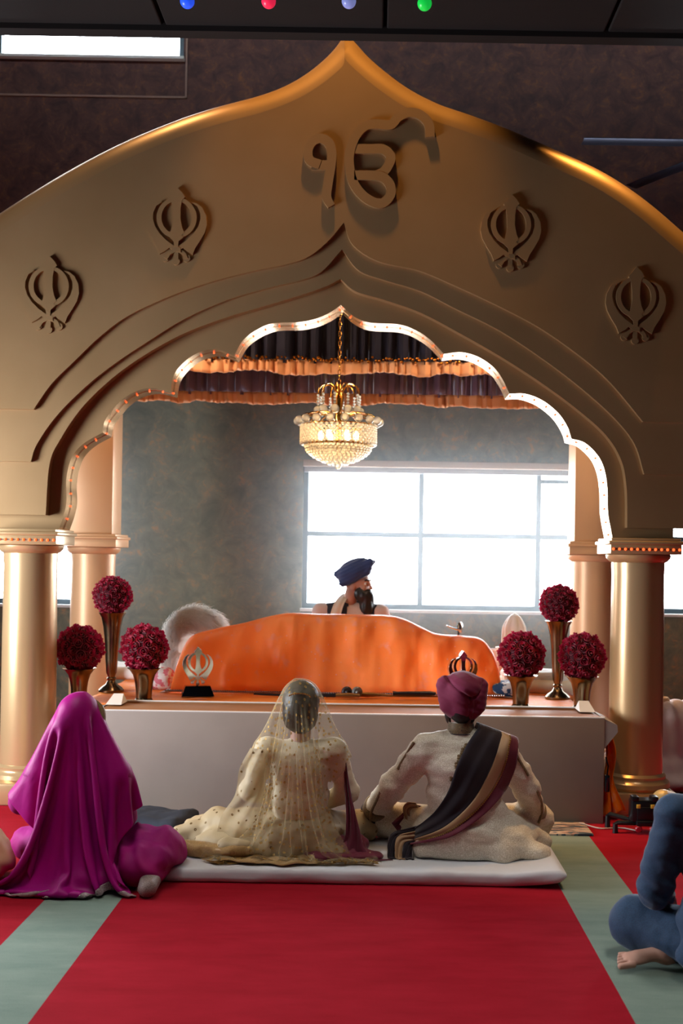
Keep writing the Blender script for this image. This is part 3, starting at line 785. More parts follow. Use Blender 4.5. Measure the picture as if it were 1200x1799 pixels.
M_orange2 = satin('orange_cotton', (244, 132, 50), (250, 146, 62), 0, .6)
o = grid_obj('platform_cloth', X, M_orange2, None, .003); tag(o, 'bright orange satin cloth spread flat over the platform top, under the vases', 'cloth')
# ---- the draped holy book seat: tall orange cover
sil = crom([(308, 1217), (311, 1180), (318, 1145), (336, 1117), (376, 1105), (430, 1094), (472, 1083), (512, 1077), (560, 1079), (620, 1080), (685, 1082), (712, 1088), (742, 1102), (768, 1113), (812, 1117), (846, 1122), (864, 1140), (875, 1168), (879, 1216)], 8)
D0 = 8.05; s_ = np.array([XZ(x, y, D0) for x, y in sil]); seg = np.r_[0, np.cumsum(np.hypot(*np.diff(s_, axis=0).T))]
n = 150; u = np.linspace(0, seg[-1], n); sx, sz = np.interp(u, seg, s_[:, 0]), np.interp(u, seg, s_[:, 1])
mm = 46; X = np.zeros((n, mm, 3))
for j in range(mm):
    v = j/(mm-1)                       # 0 front hem ... .5 ridge ... 1 back hem
    a = (v-.5)*2                       # -1 front, 1 back
    hz = 1-abs(a)**3.2 if abs(a) < 1 else 0
    yy = D0+a*.2*(1 if a < 0 else 1.4)
    base = TZ+.012
    X[:, j, 0] = s_[:, 0].mean()+(sx-s_[:, 0].mean())*(1-.012*(1-abs(a)))
    X[:, j, 1] = yy-.03*np.clip(-a, 0, 1)**4
    X[:, j, 2] = base+(np.maximum(sz, base)-base)*hz
front = np.linspace(-1, 1, mm)[None, :]
fold = .014*np.sin(X[..., 0]*23+2*vnoise(np.stack([X[..., 0].ravel()*3, X[..., 2].ravel()*2, X[..., 0].ravel()*0], 1), 3).reshape(n, mm))+.036*fbm(np.stack([X[..., 0].ravel()*7, X[..., 2].ravel()*3, X[..., 1].ravel()], 1), 8).reshape(n, mm)
X[..., 1] += fold*(1-.6*np.abs(front)**6)*np.clip((X[..., 2]-TZ)/.05, 0.3, 1)
creas = np.abs(((X[..., 0]+.35)/.42) % 1-.5); X[..., 1] -= .010*np.exp(-(creas/.02)**2)
r = thing('orange_cover', 'large orange satin cover draped in a hump over the scripture seat below the window', 'cover', (s_[:, 0].mean(), D0, TZ))
grid_obj('cloth', X[:, :32], M_orange, r, .003)
M_sheer = mat('silver_sheer_trim', (206, 186, 190), .5, sheen=.5, alpha=.75)
for uu, e in ((0, -1), (n-1, 1)):
    Y = np.stack([X[uu]+np.array([e*k*.02, -.01*k, -.0]) for k in range(4)]); Y[..., 2] = np.maximum(Y[..., 2]*.98, TZ+.012); grid_obj('sheer_edge', Y, M_sheer, r, .002)
M_silver = mat('silver_beads', (190, 186, 190), .25, .9)
s = MB(); xs = np.linspace(s_[:, 0].min()-.02, s_[:, 0].max(), 150)
for i, x in enumerate(xs): s.ball((x, 7.80+.008*math.sin(x*9), TZ+.022), .0095, 7, 5)
s.build('beaded_hem', M_silver, r)
# ---- khanda stands
M_chrome = mat('chrome', (206, 214, 218), .08, 1.0); M_black = mat('black_lacquer', (10, 14, 20), .12, coat=.6)
for (px_, label) in ((347, 'chrome emblem on a black base at the left end of the orange cover'), (812, 'chrome emblem rising behind the maroon turban on the right')):
    d = 7.62; x, _ = XZ(px_, 1205, d); zt = TZ+.014
    r = thing('emblem_stand', label, 'emblem stand', (x, d, zt), 'chrome emblem stands'); h = .068
    s = MB(); w0, w1 = .108, .082
    s.raw([(x-w0, d-.05, zt), (x+w0, d-.05, zt), (x+w0, d+.05, zt), (x-w0, d+.05, zt), (x-w1, d-.035, zt+h), (x+w1, d-.035, zt+h), (x+w1, d+.035, zt+h), (x-w1, d+.035, zt+h)], [(0, 1, 2, 3), (4, 5, 6, 7), (0, 1, 5, 4), (1, 2, 6, 5), (2, 3, 7, 6), (3, 0, 4, 7)]); s.build('base', M_black, r, smooth=False)
    S = .262/1100; cz = zt+h+S*548; pxk = (x*F/d); 
    # emblem placed directly in world space
    u_, v_ = x*F/d, (CZ-cz)*F/d
    o = khanda(PX+u_*cr-v_*sr, PY+u_*sr+v_*cr, d, r, d-.022, d+.022, S, 'emblem', M_chrome)
    r.rotation_euler.z = .24; b_ = o.modifiers.new('bev', 'BEVEL'); b_.width = .011; b_.segments = 4; b_.limit_method = 'ANGLE'
# ---- weapons laid along the front of the cover
M_dark = mat('dark_steel', (42, 38, 40), .35, .5); M_brassy = mat('old_brass', (150, 112, 66), .35, .85)
zt = TZ+.035
r = thing('kirpan', 'curved dark sheathed sword lying on the orange cloth behind the bride in the gold veil', 'sword', (-.65, 7.62, TZ), 'ceremonial weapons')
pts = crom([P(446, 1211, 7.6), P(490, 1215, 7.6), P(540, 1217, 7.6), P(590, 1214, 7.6)], 6); pts = [(x, y, TZ+.028+.01*abs(i/len(pts)-.5)) for i, (x, y, z) in enumerate(pts)]
s = MB(); s.tube(pts, list(np.linspace(.006, .014, len(pts))), 8); s.build('scabbard', M_dark, r)
s = MB(); x, y, z = pts[-1]; s.tube([(x, y, z), (x+.09, y, z+.002), (x+.16, y, z)], [.014, .017, .012], 10); s.build('hilt', M_brassy, r)
r = thing('mace', 'brass handled weapon with two round grey discs, middle of the row on the orange cloth', 'weapon', (-.17, 7.66, TZ), 'ceremonial weapons')
x0 = XZ(604, 1216, 7.66)[0]
for k, cc in ((.02, (70, 66, 68)), (.09, (122, 124, 118))):
    s = MB(); s.lathe([(.028, -.014), (.036, -.008), (.036, .008), (.028, .014)], (x0+k, 7.66, TZ+.05), 22, axis=(.35, -1, .05)); s.ball((x0+k, 7.64, TZ+.05), .012, 8, 6); s.build('disc', mat('disc', cc, .4, .4), r)
s = MB(); s.tube([(x0+.06, 7.69, TZ+.028), (x0+.16, 7.69, TZ+.03), (x0+.22, 7.69, TZ+.03), (x0+.3, 7.69, TZ+.028)], [.012, .017, .012, .008], 10); s.build('handle', M_brassy, r)
r = thing('dagger', 'dagger with dark grip and thin gold blade lying left of the maroon turban', 'dagger', (.25, 7.64, TZ), 'ceremonial weapons')
x0 = XZ(690, 1212, 7.64)[0]
s = MB(); s.tube([(x0, 7.62, TZ+.05), (x0+.03, 7.62, TZ+.05), (x0+.1, 7.63, TZ+.05), (x0+.25, 7.64, TZ+.05), (x0+.29, 7.64, TZ+.05)], [.016, .012, .013, .016, .01], 10); s.build('grip', M_dark, r)
s = MB(); s.tube([(x0-.08, 7.65, TZ+.028), (x0+.1, 7.65, TZ+.03), (x0+.36, 7.66, TZ+.028)], [.004, .009, .003], 8); s.build('blade', M_brassy, r)
# ---- vases and rose balls
M_vase = mat('antique_gold_metal', (140, 122, 96), .22, 1.0, noise=(7, (118, 100, 76), .4, .6))
def rose_mat(name, c, c2):
    m, t, b = newmat(name); g = t.add('ShaderNodeNewGeometry'); oi = t.add('ShaderNodeObjectInfo')
    col = t.mix(oi.outputs['Random'], lin(c), lin(c2)); t.link(col, b.inputs['Base Color']); b.inputs['Roughness'].default_value = .75; b.inputs['Sheen Weight'].default_value = .5
    tl = t.add('ShaderNodeBsdfTranslucent'); t.link(col, tl.inputs[0]); mx = t.add('ShaderNodeMixShader'); mx.inputs[0].default_value = .35
    t.link(b.outputs[0], mx.inputs[1]); t.link(tl.outputs[0], mx.inputs[2]); t.link(mx.outputs[0], t.n['Material Output'].inputs[0]); return m
M_rose = rose_mat('burgundy_rose', (172, 12, 58), (190, 20, 68)); M_core = mat('rose_core', (70, 4, 22), .9)
def rose_mesh(R, turns=2.6, frill=.0, seed=0):
    rg = np.random.default_rng(seed); N = int(turns*16); s = MB(); rows = 4; vs = []
    for i in range(N+1):
        t = i/N; a = turns*2*PI*t; rad = R*(.10+.9*t**.85); wob = 1+.10*math.sin(a*2.5+seed)+frill*rg.uniform(-1, 1)
        for j in range(rows):
            h = j/(rows-1); fl = rad*wob*(.82+.22*h*h+.12*h*t); z = R*(.95*(1-.62*t))*h-R*.25*t+frill*R*rg.uniform(-.5, .5)*h
            vs.append((fl*math.cos(a), fl*math.sin(a), z))
    s.raw(vs, [(i*rows+j, (i+1)*rows+j, (i+1)*rows+j+1, i*rows+j+1) for i in range(N) for j in range(rows-1)])
    me = bpy.data.meshes.new('rose'); me.from_pydata(s.v, [], s.f); me.update(); me.materials.append(M_rose); me.shade_smooth(); return me
R_soft = [rose_mesh(.036, 2.8, 0, k) for k in range(3)]; R_frill = [rose_mesh(.031, 2.4, .13, 10+k) for k in range(3)]
def rose_ball(c, R, meshes, N, label, seed):
    r = thing('rose_ball', label, 'flower ball', c, 'burgundy rose balls'); rg = np.random.default_rng(seed)
    s = MB(); s.ball(c, R-.022, 28, 18); s.build('core', M_core, r); ga = PI*(3-5**.5); ph = rg.uniform(0, 6)
    for i in range(N):
        z = 1-2*(i+.5)/N; q = math.sqrt(1-z*z); a = ga*i+ph
        nrm = Vector((q*math.cos(a)+rg.uniform(-.06, .06), q*math.sin(a)+rg.uniform(-.06, .06), z)).normalized()
        if nrm.z < -.93: continue
        o = bpy.data.objects.new('rose', meshes[int(rg.integers(len(meshes)))]); COL.objects.link(o); o.parent = r
        o.rotation_euler = (Vector((0, 0, 1)).rotation_difference(nrm).to_matrix() @ Matrix.Rotation(rg.uniform(0, 6), 3, 'Z')).to_euler()
        sc_ = rg.uniform(.88, 1.12)*R/.16; o.scale = (sc_, sc_, sc_*rg.uniform(.8, 1.15)); o.location = nrm*(R-.028)
def vase(x, d, z0, prof, label):
    r = thing('trumpet_vase', label, 'vase', (x, d, z0), 'gold trumpet vases')
    s = MB(); s.lathe([(a, z0+b) for a, b in prof[:prof_split]], (x, d, 0), 40); s.build('foot', M_vase, r)
    s = MB(); s.lathe([(a, z0+b) for a, b in prof[prof_split-1:]], (x, d, 0), 40); s.build('body', M_vase, r)
zt = TZ+.012
for i, (px_, py_, where) in enumerate(((140, 1139, 'left'), (254, 1138, 'right'), (916, 1151, 'left'), (1023, 1153, 'right'))):
    d = 7.25 if i else 7.33; x, _, z = P(px_, py_, d); side = 'beside the white fur whisk' if i == 1 else 'directly behind the woman in magenta' if i == 0 else 'next to the orange cover behind the groom' if i == 2 else 'next to the front right column'
    prof_split = 4; H = z-.128-zt
    vase(x, d, zt, [(.06, 0), (.062, .01), (.055, .02), (.05, .03), (.052, .08), (.058, H*.6), (.07, H*.8), (.092, H*.95), (.108, H), (.1, H-.004)], 'short gold trumpet vase '+side)
    rose_ball((x, d, z), .158, R_soft, 74, 'low burgundy rose ball '+side, i)
for i, (px_, py_, side) in enumerate(((198, 1046, 'standing in front of the rear left column'), (982, 1061, 'standing in front of the bright window'))):
    d = 7.8; x, _, z = P(px_, py_, d); prof_split = 6; H = z-.117-zt
    vase(x, d, zt, [(.085, 0), (.086, .012), (.07, .03), (.04, .05), (.026, .075), (.033, .09), (.024, .1), (.036, .13), (.042, H*.4), (.05, H*.65), (.06, H*.82), (.074, H*.94), (.092, H), (.085, H-.004)], 'tall slender gold trumpet vase '+side)
    rose_ball((x, d, z), .146, R_frill, 92, 'ruffled burgundy rose ball high '+side, 20+i)
# ---- white fur whisk
r = thing('fur_whisk', 'fluffy white fur whisk standing left of the orange cover', 'whisk', (*XZ(335, 1200, 8.25)[:1], 8.25, TZ))
d = 8.25; path = [np.array(P(x, y, d)) for x, y in crom([(300, 1205), (296, 1160), (302, 1120), (318, 1095), (345, 1085), (368, 1094), (380, 1104)], 5)]
def furmat(nm='white_fur', tf=.5):
    m, t, b = newmat(nm); b.inputs['Base Color'].default_value = lin((250, 249, 246)); b.inputs['Roughness'].default_value = .7
    tl = t.add('ShaderNodeBsdfTranslucent'); tl.inputs[0].default_value = lin((250, 248, 244)); mx = t.add('ShaderNodeMixShader'); mx.inputs[0].default_value = tf
    t.link(b.outputs[0], mx.inputs[1]); t.link(tl.outputs[0], mx.inputs[2]); t.link(mx.outputs[0], t.n['Material Output'].inputs[0]); return m
M_fur = furmat(); M_furc = furmat('white_fur_core', .75)
b_ = Body(); rad = np.interp(np.linspace(0, 1, len(path)), [0, .3, .6, .85, 1], [.04, .065, .09, .085, .05]); b_.chain(path, rad*.8, .02); b_.ell(P(336, 1135, d), (.10, .06, .09), k=.05)
body_mesh('fur_core', b_, M_furc, r, .012, lambda V, N: .01*fbm(V*np.array([30, 30, 9]), 2))
s = MB(); rg = np.random.default_rng(4)
for k in range(3600):
    i = rg.integers(1, len(path)-1); c = path[i]; R = rad[i]; a = rg.normal(size=3); a /= np.linalg.norm(a); tdir = path[min(i+3, len(path)-1)]-c; tdir = tdir/(np.linalg.norm(tdir)+1e-6)
    p0 = c+a*R*.7; p1 = p0+(a*.75+tdir*.4)*.05+rg.normal(size=3)*.006; p2 = p1+(a*.25+tdir*.8+np.array([0, 0, -.25]))*.045+rg.normal(size=3)*.01
    s.tube([p0, p1, p2], [.0022, .0016, .0004], 3)
o = s.build('fur_strands', M_fur, r, angle=None); o['kind'] = 'stuff'
# ---- folded cloths at both ends
def pillow(name, c, size, m_, label, cat, h=.018, amp=.006, rz=0, group=None):
    b_ = Body(); hx, hy, hz = size[0]/2, size[1]/2, size[2]/2; rr = min(hz*.95, .05); R = rotm(0, 0, rz)
    for sy in np.linspace(-hy+rr, hy-rr, 3):
        b_.cap((-hx+rr, sy, 0), (hx-rr, sy, 0), rr, k=.06)
    for sx in (-hx+rr, hx-rr): b_.cap((sx, -hy+rr, 0), (sx, hy-rr, 0), rr, k=.06)
    b_.ell((0, 0, 0), (hx*.9, hy*.9, hz), k=.05); b_.move((0, 0, 0), rz)
    o = body_mesh(name, b_, m_, None, h, lambda V, N: amp*fbm(V*12, 7)); o.location = c; return tag(o, label, cat, group)
pillow('white_cushion', (*XZ(246, 1190, 8.75)[:1], 8.8, TZ+.055), (.66, .5, .1), M_cotton, 'flat white cushion on the platform behind the left vases', 'cushion')
M_pink = mat('pink_print', (214, 120, 136), .8, noise=(26, (232, 226, 226), .48, .52))
pillow('pink_bundle', (*XZ(284, 1190, 8.05)[:1], 8.05, TZ+.075), (.16, .14, .13), M_pink, 'small pink and white printed bundle beside the white fur whisk', 'bundle', .012)
M_cream = mat('cream_cloth', (232, 222, 196), .85, bump=(18, .4))
M_stripe = mat('striped_cloth', (236, 238, 236), .8, noise=(5, (120, 150, 140), .6, .66), stretch=(1, 1, 8))
pillow('cream_cushion', (*XZ(946, 1206, 8.2)[:1], 8.25, TZ+.05), (.56, .34, .09), M_cream, 'cream cushion lying between the right rose balls and the orange cover', 'cushion')
pillow('folded_sheet', (*XZ(948, 1190, 8.3)[:1], 8.3, TZ+.118), (.52, .3, .06), M_stripe, 'folded white sheet with green stripe on top of the cream cushion', 'folded cloth')
M_blue = mat('blue_print', (40, 70, 110), .8, noise=(18, (220, 224, 226), .5, .54))
pillow('blue_print_cloth', (*XZ(880, 1198, 7.95)[:1], 7.95, TZ+.05), (.2, .2, .08), M_blue, 'small blue and white printed cloth tucked at the right end of the orange cover', 'cloth', .012)
# ---- stand with panel, hanging cloth, microphone behind the cover
d = 8.9; r = thing('panel_stand', 'white framed upright panel behind the right end of the orange cover', 'stand', (P(888, 1200, d)[0], d, TZ))
x0, z1 = XZ(856, 1141, d); x1, z0 = XZ(915, 1215, d)
s = MB(); s.tube([(x0, d, TZ), (x0, d, z1-.04)]+[(x0+.04-.04*math.cos(a), d, z1-.04+.04*math.sin(a)) for a in np.linspace(.2, PI/2, 6)]+[(x1-.04+.04*math.sin(a), d, z1-.04+.04*math.cos(a)) for a in np.linspace(0, PI/2, 6)]+[(x1, d, TZ)], .012, 10); s.box((x0+.08, d, z1+.014), (.03, .03, .02), bev=.005); s.build('frame', M_white, r)
s = MB(); s.box(((x0+x1)/2, d+.005, (TZ+z1)/2+.03), (x1-x0-.01, .012, z1-TZ-.08)); s.build('panel', mat('blush_panel', (216, 190, 182), .6), r, smooth=False)
d2 = 8.75; x, z = XZ(904, 1082, d2)
r = thing('draped_post', 'white cloth hanging over a post behind the right rose ball', 'cloth stand', (x, d2, TZ))
s = MB(); s.tube([(x, d2, TZ), (x, d2, z)], .012, 10); s.ball((x, d2, z), .022); s.tube([(x-.07, d2, z-.05), (x, d2, z-.02)], .01, 8); s.build('post', M_white, r)
nn = 60; X = np.zeros((nn, 12, 3))
for i in range(nn):
    a = 2*PI*i/nn
    for j in range(12):
        v = j/11; R = .02+.065*min(1, v*2.6)**.7+.012*math.sin(a*7)*min(1, 2*v); X[i, j] = (x+R*math.cos(a), d2+R*.8*math.sin(a), z+.012-.32*v**1.2-(.0 if v else 0))
grid_obj('cloth', X, M_cotton, r, .003, closed_u=True)
d = 8.12; x, z = XZ(806, 1104, d)
r = thing('microphone', 'small silver microphone clipped above the orange cover', 'microphone', (x, d, TZ+.3))
s = MB(); s.tube([(x, d+.02, TZ+.3), (x, d+.02, z-.04), (x, d, z)], .008, 8); s.build('stem', M_dark, r)
s = MB(); s.lathe([(.012, -.012), (.034, -.006), (.04, .0), (.034, .006), (.01, .012)], (x+.012, d, z+.008), 22, axis=(.8, -.55, .1)); s.build('head', M_chrome, r)
s = MB(); s.tube([(x, d, z-.01), (x-.05, d-.02, z+.005), (x-.09, d-.03, z+.022)], [.008, .006, .004], 8); s.build('arm', M_chrome, r)
# ================================================================== ON THE FLOOR
def rugmat():
    m, t, b = newmat('woven_rug'); tc = t.add('ShaderNodeTexCoord'); mp = t.add('ShaderNodeMapping'); mp.inputs['Scale'].default_value = (4, 14, 1); t.link(tc.outputs['Object'], mp.inputs[0])
    v = t.add('ShaderNodeTexVoronoi'); v.feature = 'SMOOTH_F1'; v.inputs['Scale'].default_value = 2; t.link(mp.outputs[0], v.inputs['Vector'])
    n = t.add('ShaderNodeTexNoise'); n.inputs['Scale'].default_value = 3; n.inputs['Detail'].default_value = 4; t.link(mp.outputs[0], n.inputs['Vector'])
    f = t.math('ADD', t.math('MULTIPLY', v.outputs['Distance'], .6), t.math('MULTIPLY', n.outputs[0], .6))
    t.link(t.ramp(f, [(.0, lin((38, 48, 66))), (.44, lin((78, 96, 108))), (.52, lin((168, 134, 124))), (.6, lin((188, 172, 160))), (.7, lin((74, 92, 112)))], 'CONSTANT'), b.inputs['Base Color']); b.inputs['Roughness'].default_value = .95; return m
s = MB(); s.box((-.04, 6.475, .006), (2.54, .29, .012), bev=.003); o = s.build('rug', rugmat(), None); tag(o, 'narrow patterned rug lying on the carpet along the foot of the beige box', 'rug')
pillow('dark_cushion', (-1.3, 6.28, .055), (.62, .34, .11), mat('dark_blue_cloth', (26, 36, 52), .85, bump=(24, .3)), 'dark blue cushion on the carpet between the magenta figure and the beige box', 'cushion', .016, .01, -.25)
# orange cloth hanging at the right end
n, mm = 34, 30; X = np.zeros((n, mm, 3))
for i in range(n):
    for j in range(mm):
        u, v = i/(n-1), j/(mm-1)
        wd = .05+.085*v+.02*math.sin(v*7)
        X[i, j] = (BX1+.012+wd*u+.012*math.sin(u*9+v*6), 6.68+.13*u+.03*math.sin(u*13+v*3), .47-.43*v+.03*u*(1-v))
o = grid_obj('hanging_cloth', X, satin('amber_satin', (240, 140, 30), (246, 152, 44), .35), None, .004, sub=1); tag(o, 'amber orange cloth hanging down at the right end of the beige box', 'cloth')
s = MB(); s.box((BX1+.02, 6.645, .235), (.028, .03, .1), bev=.006); s.box((BX1+.022, 6.63, .26), (.012, .01, .02)); s.tube([(BX1+.02, 6.65, .28), (BX1+.03, 6.67, .33), (BX1+.02, 6.69, .38)], .004, 6)
o = s.build('cable_box', M_black, None); tag(o, 'small black cable box hanging at the right edge of the beige panel', 'cable box')
# camera dolly
gx, gy, _ = G(1130, 1446); gy = 6.46; gx = XZ(1130, 1420, gy)[0]
M_blk = mat('black_rig', (14, 16, 20), .35); M_yel = mat('yellow_mark', (214, 170, 60), .5); M_redm = mat('red_ring', (160, 20, 40), .4)
r = thing('camera_dolly', 'black camera dolly with splayed feet on the carpet before the front right column', 'camera dolly', (gx, gy, 0))
s = MB(); s.box((gx, gy, .125), (.15, .1, .13), bev=.015); s.box((gx, gy-.01, .06), (.10, .13, .03), bev=.006); s.box((gx-.055, gy-.02, .195), (.04, .07, .03), bev=.008); s.box((gx+.055, gy-.02, .195), (.04, .07, .03), bev=.008); s.box((gx, gy-.052, .11), (.09, .012, .08), bev=.004); s.build('body', M_blk, r)
for e in (-1, 1):
    s = MB(); s.box((gx+e*.04, gy-.058, .155), (.022, .006, .022), bev=.002); s.build('marker', M_yel, r)
    s = MB(); s.tube([(gx+e*.05, gy-.03, .055), (gx+e*.15, gy-.04, .058), (gx+e*.165, gy-.04, .05), (gx+e*.165, gy-.04, .0)], [.014, .014, .014, .016], 8); s.build('leg', M_blk, r)
    s = MB(); s.tube([(gx+e*.05, gy+.03, .055), (gx+e*.17, gy+.1, .075), (gx+e*.18, gy+.1, .065), (gx+e*.18, gy+.1, 0)], [.014, .014, .014, .016], 8); s.build('leg', M_blk, r)
    s = MB(); s.lathe([(.014, -.008), (.02, 0), (.014, .008)], (gx+e*.04, gy-.07, .03), 14, axis=(0, 1, 0)); s.build('wheel', M_redm, r)
d = 6.62; x = XZ(1165, 1400, d)[0]
r = thing('lamp_pouch', 'small gold and white rounded lamp behind the camera dolly', 'lamp', (x, d, 0))
s = MB(); s.lathe([(.03, 0), (.05, .01), (.052, .03), (.02, .05), (.02, .09)], (x, d, 0), 20); s.build('base', M_blk, r)
s = MB(); s.ball((x, d, .15), (.065, .05, .06), 20, 12); s.build('shade', mat('gold_cream', (206, 176, 116), .35, .2), r)
s = MB(); s.tube([(x+.02, d-.02, .2), (x+.06, d-.03, .19), (x+.07, d-.03, .12), (x+.075, d-.03, .08)], .01, 8); s.build('handle', M_white, r)
s = MB(); s.tube(crom([(1.2, 6.6, .012), (1.3, 6.5, .006), (1.42, 6.52, .006), (1.5, 6.46, .006)], 8), .004, 6); o = s.build('cable', mat('pale_cable', (190, 170, 160), .6), None); tag(o, 'thin pale cable lying on the red carpet beside the rug', 'cable')
# ---- white mattress
def mattress():
    n, mm = 120, 30; x0, x1, y0, y1, h = -1.12, .905, 5.315, 5.98, .066
    lift = lambda x: .035*np.clip((x-.55)/.36, 0, 1)**2
    prof = []   # closed cross-section in (t, z): rounded slab
    for a in np.linspace(PI, 3*PI/2, 5): prof.append((.02+.02*math.cos(a)*1, .02+.02*math.sin(a)))
    pr = [(y0+.012, .002), (y0+.003, .008), (y0, .025), (y0, .045), (y0+.004, .06), (y0+.015, h)]
    pr += [(y0+(y1-y0)*t, h+.002) for t in np.linspace(.06, .94, 12)]+[(y1-.015, h), (y1-.003, .058), (y1, .03), (y1-.012, .002)]
    pr += [(y0+(y1-y0)*t, .002) for t in np.linspace(.9, .1, 6)]
    X = np.zeros((n, len(pr)+1, 3)); xs = np.linspace(x0, x1, n)
    for i, x in enumerate(xs):
        e = min(1, (x1-x)/.05, (x-x0)/.05); e = math.sqrt(max(0, 1-(1-e)**2)); e = max(e, .25)
        for j in range(len(pr)+1):
            y, z = pr[j % len(pr)]; zz = .033+(z-.033)*e
            X[i, j] = (x, y, zz)
    q = X.reshape(-1, 3); w_ = fbm(q*np.array([7, 9, 20]), 4).reshape(X.shape[:2])
    X[..., 2] += lift(X[..., 0])+.004*w_*(X[..., 2] > .05); X[..., 1] -= .004*w_*(X[..., 1] < y0+.02)
    X[..., 1] -= .03*np.clip((X[..., 0]-.3)/.6, 0, 1)**2*(X[..., 1] < y0+.2)
    r = thing('mattress', 'thin white floor mattress under the bride and groom', 'mattress', ((x0+x1)/2, (y0+y1)/2, 0))
    grid_obj('cover', X, M_mat, r, 0)
    s = MB()
    for i in (0, n-1): s.raw([tuple(p) for p in X[i, :-1]], [tuple(range(len(pr)))])
    s.build('end_seam', M_mat, r, smooth=False)
M_mat = mat('white_sheet', (206, 208, 214), .8, sheen=.2, bump=(9, .35))
mattress()
# ================================================================== PEOPLE
M_skin = mat('skin_brown', (168, 118, 92), .55, noise=(9, (176, 126, 100), .4, .6)); M_skin2 = mat('skin_warm', (184, 140, 122), .55)
M_hair = mat('black_hair', (22, 20, 24), .45, bump=(60, .4), stretch=(1, 1, .1))
M_eye = mat('eye_white', (226, 222, 214), .2); M_iris = mat('iris', (40, 24, 16), .2)
V3 = lambda *a: np.array(a, float)
def head_prims(b, c, R, s=1.0):
    """head facing local +Y, centre c, rotation matrix R"""
    T = lambda x, y, z: R@(V3(x, y, z)*s)+c
    E = lambda p, r, k=.012: b.ell(T(*p), V3(*r)*s, R, k)
    E((0, -.008, .02), (.076, .097, .098), .02); E((0, .03, -.055), (.056, .062, .062), .02); E((0, .076, -.098), (.02, .016, .016), .02)
    b.cap(T(0, .094, .012), T(0, .116, -.03), .008*s, .0125*s, .012); E((-.012, .104, -.036), (.009, .012, .008), .006); E((.012, .104, -.036), (.009, .012, .008), .006)
    b.cap(T(-.042, .078, .024), T(-.012, .091, .022), .009*s, .009*s, .012); b.cap(T(.042, .078, .024), T(.012, .091, .022), .009*s, .009*s, .012)
    E((-.04, .07, -.03), (.02, .02, .022), .02); E((.04, .07, -.03), (.02, .02, .022), .02)
    E((0, .09, -.063), (.024, .011, .006), .005); E((0, .089, -.073), (.021, .011, .0065), .005)
    for e in (-1, 1): E((e*.076, -.004, -.016), (.009, .022, .033), .006); E((e*.078, .006, -.04), (.006, .01, .012), .006)
def eyes(c, R, parent, s=1.0):
    for e in (-1, 1):
        p = R@(V3(e*.031, .081, .004)*s)+c; m = MB(); m.ball(p, .0125*s, 12, 8); o = m.build('eye', M_eye, parent)
        q = R@(V3(e*.031, .0905, .004)*s)+c; m = MB(); m.ball(q, .0055*s, 10, 6); m.build('iris', M_iris, o)
def hand(b, w, dr, up, side=1, curl=.5, s=1.0):
    """palm and five fingers; w wrist, dr direction of the fingers, up back-of-hand normal"""
    d = V3(*dr); d /= np.linalg.norm(d); u = V3(*up); u -= d*(u@d); u /= np.linalg.norm(u); x = np.cross(d, u)*side
    R = np.stack([x, d, u], 1); w = V3(*w); T = lambda a, bb, c: w+R@(V3(a, bb, c)*s)
    b.cap(w, T(0, .03, 0), .024*s, .026*s, .02); b.ell(T(0, .055, 0), V3(.04, .046, .017)*s, R, .02)
    for i, (px_, L) in enumerate(((-.03, .068), (-.010, .078), (.011, .074), (.030, .058))):
        a0 = T(px_*.9, .085, 0); c1 = curl*.7; c2 = curl*1.5
        a1 = T(px_*1.05, .085+L*.45*math.cos(c1), -L*.45*math.sin(c1)); a2 = T(px_*1.08, .085+L*.45*math.cos(c1)+L*.5*math.cos(c2), -L*.45*math.sin(c1)-L*.5*math.sin(c2))
        b.cap(a0, a1, .0095*s, .0085*s, .006); b.cap(a1, a2, .0085*s, .0068*s, .004)
    t0, t1, t2 = T(-.03, .03, -.004), T(-.058, .058, -.016), T(-.06, .088, -.024)
    b.cap(t0, t1, .013*s, .0105*s, .01); b.cap(t1, t2, .0105*s, .008*s, .004)
def foot(b, h, dr, up, s=1.0):
    d = V3(*dr); d /= np.linalg.norm(d); u = V3(*up); u -= d*(u@d); u /= np.linalg.norm(u); x = np.cross(d, u); R = np.stack([x, d, u], 1); h = V3(*h); T = lambda a, bb, c: h+R@(V3(a, bb, c)*s)
    b.ell(T(0, .0, .0), V3(.032, .04, .034)*s, R, .02); b.cap(T(0, 0, .01), T(.005, .11, -.006), .03*s, .026*s, .02); b.ell(T(.004, .13, -.01), V3(.045, .045, .018)*s, R, .02)
    for i, (px_, L, r) in enumerate(((-.042, .070, .0135), (-.014, .064, .0095), (.009, .056, .009), (.030, .046, .0085), (.049, .034, .008))):
        b.cap(T(px_, .15, -.012), T(px_*1.05, .15+L*.75, -.016), r*s, r*.95*s, .0025)
def torso_limbs(b, J, f=1.0, k=.05):
    """J joints; f inflation of radii for clothing"""
    g = (f-1)*.1
    b.ell(J['pelvis'], V3(.165+g, .125+g, .11+g), None, k); b.ell(J['waist'], V3(.135+g, .1+g, .13+g), None, k); b.ell(J['chest'], V3(.158+g, .108+g, .13+g), None, k)
    b.cap(J['shL'], J['shR'], .052+g, None, k); b.cap(J['neck0'], J['neck1'], .055+g*.3, .05, .03)
def arms(b, J, r=(.052, .044, .034), g=0, k=.03):
    for e in 'LR': b.chain([J['sh'+e], J['el'+e], J['wr'+e]], [r[0]+g, r[1]+g, r[2]+g], k)
def legs(b, J, r=(.088, .062, .042), g=0, k=.04):
    for e in 'LR': b.chain([J['hp'+e], J['kn'+e]], [r[0]+g, r[1]+g], k); b.chain([J['kn'+e], J['an'+e]], [r[1]+g, r[2]+g], k)
